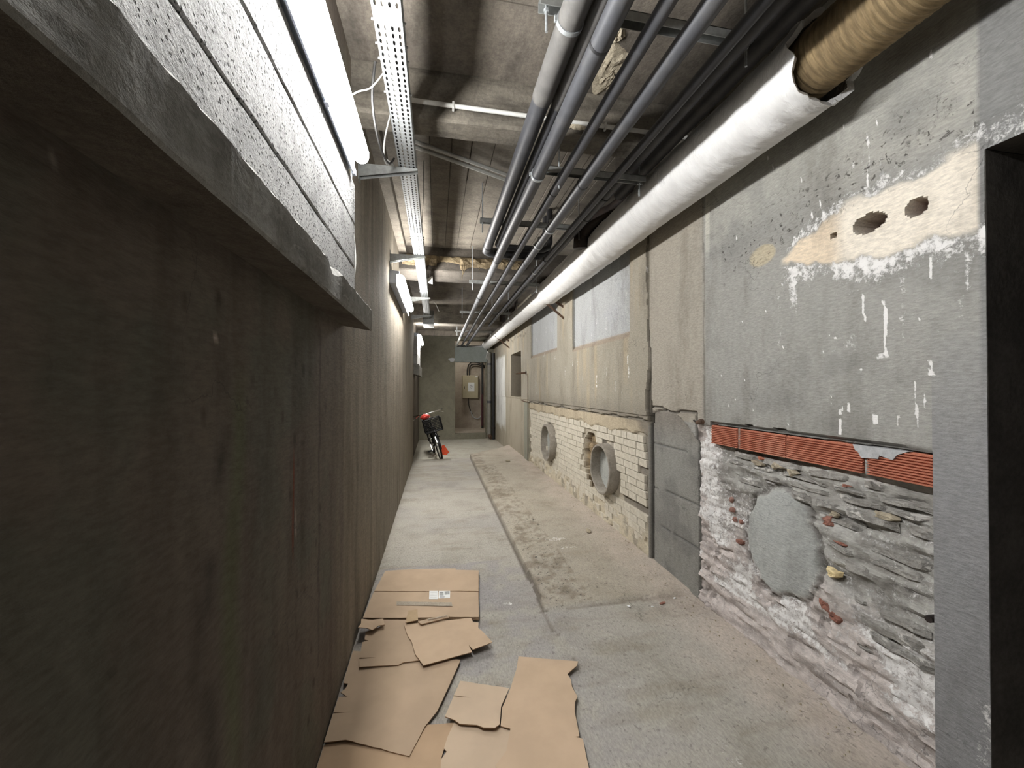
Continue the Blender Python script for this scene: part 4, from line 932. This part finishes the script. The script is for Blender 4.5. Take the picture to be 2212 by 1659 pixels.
# ------------------------------------------------------------------ CARDBOARD
def sheet(name, poly, z, label, th=.004, bend=(), layers=1, amp=.003, seed=0, cat='cardboard', mat='card'):
    """slab cut to its outline, gently warped; bend = [(px,py,nx,ny,slope)] folds rising past a line"""
    poly = [(max(x, -.428), y) for x, y in poly]
    # densify edges with ragged noise
    out = []
    for i in range(len(poly)):
        a = Vector(poly[i]); c = Vector(poly[(i+1) % len(poly)]); n = max(1, int((c-a).length/.03))
        for k in range(n):
            p = a.lerp(c, k/n); q = .0025*mnoise.noise(Vector((p.x*45, p.y*45, seed))) if k else 0
            out.append((max(p.x+q, -.43), p.y+q))
    bm = bmesh.new(); vs = [bm.verts.new((x, y, 0)) for x, y in out]; f = bm.faces.new(vs)
    bmesh.ops.triangulate(bm, faces=[f])
    # regular cuts so that the sheet can warp
    xs_ = [v.co.x for v in bm.verts]; ys_ = [v.co.y for v in bm.verts]
    for k in np.arange(min(xs_)+.04, max(xs_), .04): bmesh.ops.bisect_plane(bm, geom=bm.verts[:]+bm.edges[:]+bm.faces[:], plane_co=(k, 0, 0), plane_no=(1, 0, 0))
    for k in np.arange(min(ys_)+.04, max(ys_), .04): bmesh.ops.bisect_plane(bm, geom=bm.verts[:]+bm.edges[:]+bm.faces[:], plane_co=(0, k, 0), plane_no=(0, 1, 0))
    for v in bm.verts:
        h = amp*(mnoise.noise(Vector((v.co.x*4, v.co.y*4, seed)))+.4)
        for (px, py, nx, ny, sl) in bend:
            d = (v.co.x-px)*nx+(v.co.y-py)*ny
            if d > 0: h += d*sl
        v.co.z = max(h, 0)
    r_ = bmesh.ops.extrude_face_region(bm, geom=bm.faces[:])
    for v in [g for g in r_['geom'] if isinstance(g, bmesh.types.BMVert)]: v.co.z += th
    bmesh.ops.recalc_face_normals(bm, faces=bm.faces[:])
    me = bpy.data.meshes.new(name); bm.to_mesh(me); bm.free(); me.materials.append(M[mat]); me.materials.append(M['card_dark'])
    for p in me.polygons: p.material_index = 0 if abs(p.normal.z) > .5 else 1
    o = bpy.data.objects.new(name, me); COL.objects.link(o); o.location.z = z
    return tag(o, label, cat, 'cardboard pieces on the floor') if label else o
sheet('cardboard_sheet', [(-.43, 1.667), (-.43, 1.563), (-.43, 1.40), (-.43, 1.2), (.03, 1.2), (.018, 1.519), (.027, 1.551), (.05, 1.617), (.074, 1.675), (-.029, 1.686), (-.205, 1.736)], .006, 'large cardboard sheet at the bottom left, under the wide one', seed=1, mat='card_b')
sheet('cardboard_sheet', [(.074, 1.672), (.191, 1.631), (.303, 1.603), (.311, 1.482), (.24, 1.3), (.1, 1.2), (.012, 1.22), (.018, 1.516), (.04, 1.545), (.03, 1.56), (.045, 1.608)], .011, 'torn cardboard sheet with a slit at the bottom middle of the floor', seed=2, mat='card_c', amp=.003)
sheet('cardboard_sheet', [(-.43, 2.22), (.12, 2.043), (.116, 2.024), (.075, 1.916), (.052, 1.857), (.006, 1.743), (-.045, 1.671), (-.098, 1.551), (-.348, 1.667), (-.43, 1.67), (-.43, 1.81), (-.35, 1.803), (-.43, 1.815), (-.43, 1.868), (-.426, 1.903), (-.391, 1.899), (-.425, 1.931), (-.408, 1.952), (-.403, 1.981), (-.425, 1.989), (-.429, 2.025)], .013, 'widest flat cardboard sheet, its ragged left edge against the wall', seed=3, amp=.004)
sheet('cardboard_sheet', [(-.328, 2.470), (-.1, 2.425), (-.059, 2.067), (-.162, 2.069), (-.182, 2.054), (-.37, 2.073), (-.382, 2.134), (-.30, 2.13), (-.383, 2.145), (-.39, 2.27), (-.36, 2.28), (-.382, 2.290), (-.39, 2.363), (-.293, 2.408)], .022, 'cardboard sheet with a ragged left side below the flattened box', seed=4)
sheet('cardboard_sheet', [(-.182, 2.38), (.203, 2.374), (.211, 2.332), (.241, 2.319), (.235, 2.268), (.254, 2.228), (.294, 2.112), (.188, 2.082), (.169, 2.125), (.183, 2.065), (-.061, 2.014), (-.104, 2.104), (-.131, 2.218), (-.161, 2.294)], .031, 'tilted cardboard sheet with a notch, lying over the ragged one', seed=5, bend=[(.19, 2.1, .9, -.3, .10)])
sheet('torn_scrap', [(-.428, 2.451), (-.305, 2.446), (-.288, 2.379), (-.322, 2.376), (-.349, 2.337), (-.383, 2.354), (-.428, 2.354), (-.42, 2.398), (-.425, 2.429)], .033, 'torn pale cardboard scrap curling up by the left wall', seed=6, amp=.012, bend=[(-.36, 2.4, -1, -.3, .25)])
sheet('cardboard_sheet', [(.111, 1.883), (.327, 1.795), (.274, 1.699), (.254, 1.608), (.233, 1.593), (.188, 1.604), (.163, 1.625), (.094, 1.645), (.074, 1.667), (.036, 1.692), (.0765, 1.795), (.155, 1.772), (.0775, 1.80)], .026, 'small squarish cardboard sheet with a creased line and torn near edge', mat='card_c', amp=.002, seed=7, bend=[(.1, 1.63, 0, -1, .15)])
sheet('cardboard_sheet', [(.414, 2.007), (.701, 1.915), (.683, 1.885), (.62, 1.841), (.624, 1.805), (.614, 1.756), (.619, 1.699), (.598, 1.672), (.577, 1.618), (.567, 1.559), (.556, 1.505), (.539, 1.505), (.565, 1.492), (.56, 1.462), (.51, 1.2), (.211, 1.25), (.214, 1.448), (.262, 1.496), (.295, 1.591), (.258, 1.611), (.277, 1.696), (.334, 1.801), (.387, 1.922)], .020, 'long cardboard sheet on the right with a torn right edge', seed=8, amp=.002)
# flattened box: two layers, a slit between the flaps, label and tape
t = empty('flattened_box', (0, 0, .008), 'flattened cardboard box with shipping label and tape, farthest piece', 'cardboard', 'cardboard pieces on the floor')
A_low = [(-.374, 3.109), (-.075, 3.086), (.144, 3.052), (.144, 3.027), (.312, 2.986), (.25, 2.382), (.078, 2.417), (-.106, 2.441), (-.428, 2.503), (-.412, 2.818)]
o = sheet('bottom_layer', A_low, 0, None, .005, seed=10); o.parent = t
o = sheet('bottom_layer', [(x*.985+.003, y) for x, y in A_low], .008, None, .005, seed=11); o.parent = t
top1 = [(-.374, 3.109), (-.075, 3.086), (.144, 3.052), (.144, 3.027), (.312, 2.986), (.279, 2.682), (-.409, 2.815)]
top2 = [(-.411, 2.807), (.277, 2.674), (.25, 2.382), (.078, 2.417), (-.106, 2.441), (-.428, 2.503)]
o = sheet('flap', top1, .017, None, .005, seed=12, amp=.003); o.parent = t
o = sheet('flap', top2, .017, None, .005, seed=13, amp=.003); o.parent = t
zt = .0255
def quad(name, pts, z, mat, parent, th=.0006):
    b = MB(); b.prism(pts, z, z+th); return b.build(name, mat, parent)
lb = quad('shipping_label', [(-.045, 2.742), (.013, 2.731), (.011, 2.628), (-.045, 2.638)], zt, M['paper'], t)
lb2 = quad('shipping_label', [(.017, 2.73), (.092, 2.716), (.088, 2.625), (.014, 2.634)], zt, M['paper'], t)
b = MB()
for k in range(9): x = .056+k*.0036; b.prism([(x, 2.715), (x+.002, 2.714), (x+.0018, 2.672), (x-.0002, 2.673)], zt+.0007, zt+.0012)
for k in range(5): y = 2.712-k*.009; b.prism([(.022, y), (.048, y-.004), (.048, y-.008), (.022, y-.004)], zt+.0007, zt+.0012)
for k in range(3): y = 2.66-k*.010; b.prism([(.024, y), (.06-.006*k, y-.005), (.06-.006*k, y-.009), (.024, y-.004)], zt+.0007, zt+.0012)
b.build('barcode', M['ink'], lb2, kind='stuff')
b = MB()
for k in range(3): y = 2.715-k*.028; b.prism([(-.038, y), (.004, y-.008), (.004, y-.010), (-.038, y-.002)], zt+.0007, zt+.001)
b.build('printed_lines', M['grey_plastic'], lb, kind='stuff')
b = MB(); n = 24; V = np.array([[(-.248+.344*i/n+.004*v, 2.644-.075*i/n-.045*v, zt+.001+.0025*abs(mnoise.noise(Vector((i*.9, v*3, 1))))) for v in np.linspace(0, 1, 5)] for i in range(n+1)]); b.grid(V); b.build('tape', M['tape'], t)
o = sheet('card_tab', [(-.165, 2.495), (-.112, 2.502), (-.103, 2.385), (-.174, 2.372)], .046, 'small brown cardboard tab over the front edge of the flattened box', .003, seed=14, mat='card_tab'); 
o = sheet('card_strip', [(-.103, 2.372), (-.027, 2.398), (.078, 2.404), (.075, 2.385), (-.083, 2.343)], .040, 'narrow curled cardboard strip with shiny tape in front of the box', .005, seed=15)
b = MB(); V = np.array([[(-.05+.115*i/12, 2.372+.02*i/12-.008*v+.008, .0015+.002*abs(math.sin(i*1.9))) for v in (0, 1)] for i in range(13)]); b.grid(V); bt = b.build('tape', M['tape'], o); bt.location.z = .009
# slits in the sheets (dark edges of cuts)
# ------------------------------------------------------------------ DEBRIS
rr = random.Random(21)
def crumb(x, y, z, s_, mat, label, cat):
    bm = bmesh.new(); bmesh.ops.create_icosphere(bm, subdivisions=1, radius=1)
    for v in bm.verts: v.co *= 1+rr.uniform(-.3, .3); v.co = Vector((v.co.x*s_[0], v.co.y*s_[1], v.co.z*s_[2]))
    me = bpy.data.meshes.new('crumb'); bm.to_mesh(me); bm.free(); me.materials.append(M[mat]); o = bpy.data.objects.new('rubble_crumb', me); COL.objects.link(o); o.location = (x, y, z+s_[2]*.8); o.rotation_euler = (0, 0, rr.uniform(0, 3)); return tag(o, label, cat)
crumb(1.207, 2.369, 0.0, (.016, .01, .006), 'paper', 'white plaster crumb on the floor left of the red brick chip', 'debris')
o = crumb(1.437, 2.359, 0.0, (.03, .014, .008), 'redstone', 'flat red brick chip on the floor near the pier', 'debris')
crumb(1.355, 2.341, 0.0, (.009, .006, .004), 'paper', 'tiny white crumb beside the red brick chip', 'debris')
crumb(1.55, 2.40, 0.002, (.010, .009, .006), 'paper', 'small pale crumb close under the pier', 'debris')
crumb(1.40, 3.55, .045, (.05, .025, .012), 'spall', 'pale mortar flake at the foot of the brickwork', 'debris')
crumb(.98, 4.0, .04, (.012, .008, .006), 'dark_iron', 'tiny dark crumb on the raised slab', 'debris')
crumb(1.28, 7.2, .045, (.05, .03, .012), 'spall', 'pale mortar flake near the far end of the raised slab', 'debris')
fine = MB()
for k in range(260):
    near_wall = rr.random() < .75
    x = XW-abs(rr.gauss(0, .10))-.01 if near_wall else rr.uniform(-.3, 1.6); y = rr.uniform(1.1, 7.4) if near_wall else rr.uniform(1.2, 5)
    if x > XW-.01: x = XW-.02
    if x < .72 and y < 3.2 and x > -.45 : 
        if y < 2.4 or x < .4: continue
    z = (.042 if (x > .7 and y > 2.5) else .002)+(.006 if x > 1.5 else 0); r_ = rr.uniform(.002, .006)*(1.4 if near_wall else .8)
    fine.add([(x+r_, y, z), (x-r_*.5, y+r_*.9, z), (x-r_*.6, y-r_*.8, z), (x, y, z+r_*.9)], [(0, 1, 3), (1, 2, 3), (2, 0, 3), (0, 2, 1)])
fine.build('grit', M['spall'], None, label='fine pale mortar grit scattered along the foot of the right wall', cat='grit', kind='stuff')

# ------------------------------------------------------------------ BICYCLE
F = Vector((.105, 8.26)); Rr = Vector((-.05, 9.31)); d = (F-Rr); yaw = math.atan2(d.y, d.x)
bk = empty('bicycle', (Rr.x, Rr.y, -.098), 'black city bicycle with front basket leaning against the left wall', 'bicycle')
bk.rotation_mode = 'XYZ'; bk.matrix_world = Matrix.Translation((Rr.x, Rr.y, -.098)) @ Matrix.Rotation(yaw, 4, 'Z') @ Matrix.Rotation(R(14.5), 4, 'X')
WB = d.length; WR = .33
def circ(cx, cz, r, n=36): return [(cx+r*math.cos(2*math.pi*k/n), 0, cz+r*math.sin(2*math.pi*k/n)) for k in range(n)]
for cx in (0, WB):
    wv = MB(); wv.tube(circ(cx, WR, WR-.018), .018, 10, closed=True); wo = wv.build('wheel', M['rubber'], bk, smooth=True)
    b = MB(); b.tube(circ(cx, WR, WR-.042), .010, 8, closed=True); b.build('rim', M['dark_iron'], wo, smooth=True)
    b = MB()
    for k in range(18): a = 2*math.pi*k/18; b.tube([(cx+.02*math.cos(a+.6), .02*(-1)**k, WR+.02*math.sin(a+.6)), (cx+.28*math.cos(a), 0, WR+.28*math.sin(a))], .0015, 4)
    b.build('spokes', M['chrome'], wo, kind='stuff'); b = MB(); b.tube([(cx, -.05, WR), (cx, .05, WR)], .018, 10); b.build('hub', M['chrome'], wo, smooth=True)
    b = MB(); V = np.array([[(cx+(WR+.022)*math.cos(a), .028*s_, WR+(WR+.022-.008*abs(s_))*math.sin(a)) for s_ in (-1, -.5, 0, .5, 1)] for a in (np.linspace(.5, 3.4, 22) if cx == 0 else np.linspace(-.1, 2.6, 22))]); b.grid(V); b.build('mudguard', M['bike_black'], bk, smooth=True)
bb = (.44, 0, .28); seat = (.34, 0, .72); head = (WB-.16, 0, .80); crown = (WB-.10, 0, .62)
b = MB(); b.tube([bb, seat], .016, 10); b.tube([bb, (WB-.115, 0, .66)], .019, 10); b.tube([(.37, 0, .58), (WB-.14, 0, .76)], .016, 10); b.tube([head, crown], .02, 10)
for s_ in (-1, 1): b.tube([(0, s_*.06, WR), (bb[0], s_*.03, bb[2])], .011, 8); b.tube([(0, s_*.06, WR), (.36, s_*.02, .62)], .010, 8)
b.build('frame', M['bike_black'], bk, smooth=True)
b = MB()
for s_ in (-1, 1): b.tube([(WB, s_*.055, WR), (WB-.04, s_*.05, .5), (WB-.09, s_*.035, .70)], .012, 8)
b.tube([(WB-.09, -.04, .70), (WB-.09, .04, .70)], .014, 8); b.build('fork', M['bike_black'], bk, smooth=True)
b = MB(); b.tube([head, (WB-.19, 0, .98)], .013, 10); b.build('stem', M['chrome'], bk, smooth=True)
hb_ = MB(); hb_.tube([(WB-.40, -.32, .99), (WB-.30, -.30, 1.0), (WB-.18, -.14, 1.0), (WB-.17, 0, .99), (WB-.18, .14, 1.0), (WB-.30, .30, 1.0), (WB-.40, .32, .99)], .012, 10); ho = hb_.build('handlebar', M['chrome'], bk, smooth=True)
for s_ in (-1, 1):
    b = MB(); b.tube([(WB-.42, s_*.322, .99), (WB-.31, s_*.302, 1.0)], .018, 10); b.build('grip', M['rubber'], ho, smooth=True)
    b = MB(); b.tube([(WB-.22, s_*.2, .99), (WB-.20, s_*.27, .96), (WB-.28, s_*.33, .93)], .007, 6); b.build('brake_lever', M['chrome'], ho, smooth=True)
b = MB(); V = np.array([[(.34-.14+.28*u, (v-.5)*(.17*(1-u)+.05), .80+.03*math.sin(v*math.pi)+.015*(1-u)) for v in np.linspace(0, 1, 7)] for u in np.linspace(0, 1, 8)]); b.grid(V); so = b.build('saddle', M['rubber'], bk, smooth=True); md = so.modifiers.new('s', 'SOLIDIFY'); md.thickness = .03
b = MB(); b.tube([seat, (.335, 0, .80)], .012, 8); b.build('seat_post', M['chrome'], bk, smooth=True)
b = MB(); b.tube([(bb[0], -.07, bb[2]), (bb[0], .07, bb[2])], .016, 10); b.bar((bb[0], -.075, bb[2]), (bb[0]+.12, -.075, bb[2]-.11), .012, .02); b.bar((bb[0], .075, bb[2]), (bb[0]-.12, .075, bb[2]+.11), .012, .02); b.build('crank', M['chrome'], bk)
for (s_, x, z) in ((-1, .56, .17), (1, .32, .39)): b = MB(); b.box(x-.045, x+.045, s_*.13-.045, s_*.13+.045, z-.012, z+.012, .004); b.build('pedal', M['rubber'], bk)
b = MB(); b.box(-.22, .22, -.06, .06, .72, .735); b.tube([(-.18, -.06, .72), (0, -.065, WR)], .006, 6); b.tube([(-.18, .06, .72), (0, .065, WR)], .006, 6); b.build('luggage_rack', M['bike_black'], bk)
bx0, bx1, by, z0, z1 = WB-.08, WB+.17, .17, .64, .90; b = MB()
for zz in np.linspace(z0, z1, 9):
    for (p, q) in (((bx0, -by), (bx1, -by)), ((bx1, -by), (bx1, by)), ((bx1, by), (bx0, by)), ((bx0, by), (bx0, -by))):
        b.bar((p[0], p[1], zz), (q[0], q[1], zz), .007, .014)
for k in np.linspace(-by, by, 13): b.bar((bx0, k, z0), (bx0, k, z1), .012, .005, (1, 0, 0)); b.bar((bx1, k, z0), (bx1, k, z1), .005, .014, (1, 0, 0))
for k in np.linspace(bx0, bx1, 9): b.bar((k, -by, z0), (k, -by, z1), .005, .012, (0, 1, 0)); b.bar((k, by, z0), (k, by, z1), .005, .012, (0, 1, 0)); b.bar((k, -by, z0), (k, by, z0), .012, .005)
b.box(bx0-.006, bx1+.006, -by-.006, by+.006, z0-.004, z0+.004); b.tube([(bx0, -by, z1), (bx1, -by, z1), (bx1, by, z1), (bx0, by, z1)], .008, 6, closed=True); b.build('basket', M['basket'], bk)
b = MB(); b.tube([(WB+.05, 0, .58), (WB+.10, 0, .585)], [.035, .04], 12); b.build('front_light', M['chrome'], bk, smooth=True)
b = MB(); b.tube([(.10, .06, .30), (.14, .20, .02)], .010, 8); b.build('kickstand', M['chrome'], bk, smooth=True)
# red bag in the basket
bm = bmesh.new(); bmesh.ops.create_icosphere(bm, subdivisions=3, radius=1)
for v in bm.verts: n = 1+.45*mnoise.noise(v.co*2.2); v.co = Vector((v.co.x*.085*n, v.co.y*.085*n, v.co.z*.05*n))
me = bpy.data.meshes.new('bag'); bm.to_mesh(me); bm.free(); me.materials.append(M['red_cloth']); o = bpy.data.objects.new('plastic_bag', me); COL.objects.link(o)
o.matrix_world = bk.matrix_world @ Matrix.Translation((WB+.04, -.10, .965)); tag(o, 'crumpled red plastic bag in the bicycle basket', 'bag')
# orange-red folded plastic sheet behind the wheel
b = MB(); b.add([(-.06, 0, .0), (.05, -.03, .0), (.11, .02, .05), (.0, .01, .22), (-.055, .02, .20), (-.02, .08, 0), (.02, .05, .1)], [(0, 1, 3, 4), (1, 2, 3), (0, 5, 4), (5, 6, 4), (6, 3, 4), (1, 5, 0), (2, 6, 3), (1, 2, 6, 5)])
b.build('plastic_wedge', M['orange'], None, label='small orange-red folded plastic wedge on the floor right of the bicycle wheel', cat='wedge').location = (.17, 9.0, -.098)

# ------------------------------------------------------------------ loose pieces become objects of their own
def split_loose(o):
    me = o.data; bm = bmesh.new(); bm.from_mesh(me); bm.verts.ensure_lookup_table(); seen = set(); comps = []
    for v in bm.verts:
        if v.index in seen: continue
        st = [v]; seen.add(v.index); cp = [v.index]
        while st:
            q = st.pop()
            for e in q.link_edges:
                u = e.other_vert(q)
                if u.index not in seen: seen.add(u.index); st.append(u); cp.append(u.index)
        comps.append(set(cp))
    if len(comps) < 2: bm.free(); return
    base = o.name.split('.')[0]
    for cp in comps[1:]:
        b2 = bm.copy(); b2.verts.ensure_lookup_table(); bmesh.ops.delete(b2, geom=[v for v in b2.verts if v.index not in cp], context='VERTS')
        m2 = bpy.data.meshes.new(base); b2.to_mesh(m2); b2.free()
        for m_ in me.materials: m2.materials.append(m_)
        c = bpy.data.objects.new(base, m2); COL.objects.link(c); c.parent = o.parent; c.matrix_local = o.matrix_local.copy()
        for k_ in ('kind', 'label'):
            if k_ in o: c[k_] = o[k_]
    bmesh.ops.delete(bm, geom=[v for v in bm.verts if v.index not in comps[0]], context='VERTS'); bm.to_mesh(me); bm.free()
for o in list(bpy.data.objects):
    if o.type == 'MESH' and o.name.split('.')[0] in ('arm', 'channel', 'door_reveal', 'flange', 'formwork_ridge', 'mortar_joint', 'tray_side', 'wall_plate', 'lug', 'luggage_rack', 'wall_end', 'wall_side_room', 'wall_left_far', 'wall_meter_room', 'joint_band', 'ceiling'):
        split_loose(o)
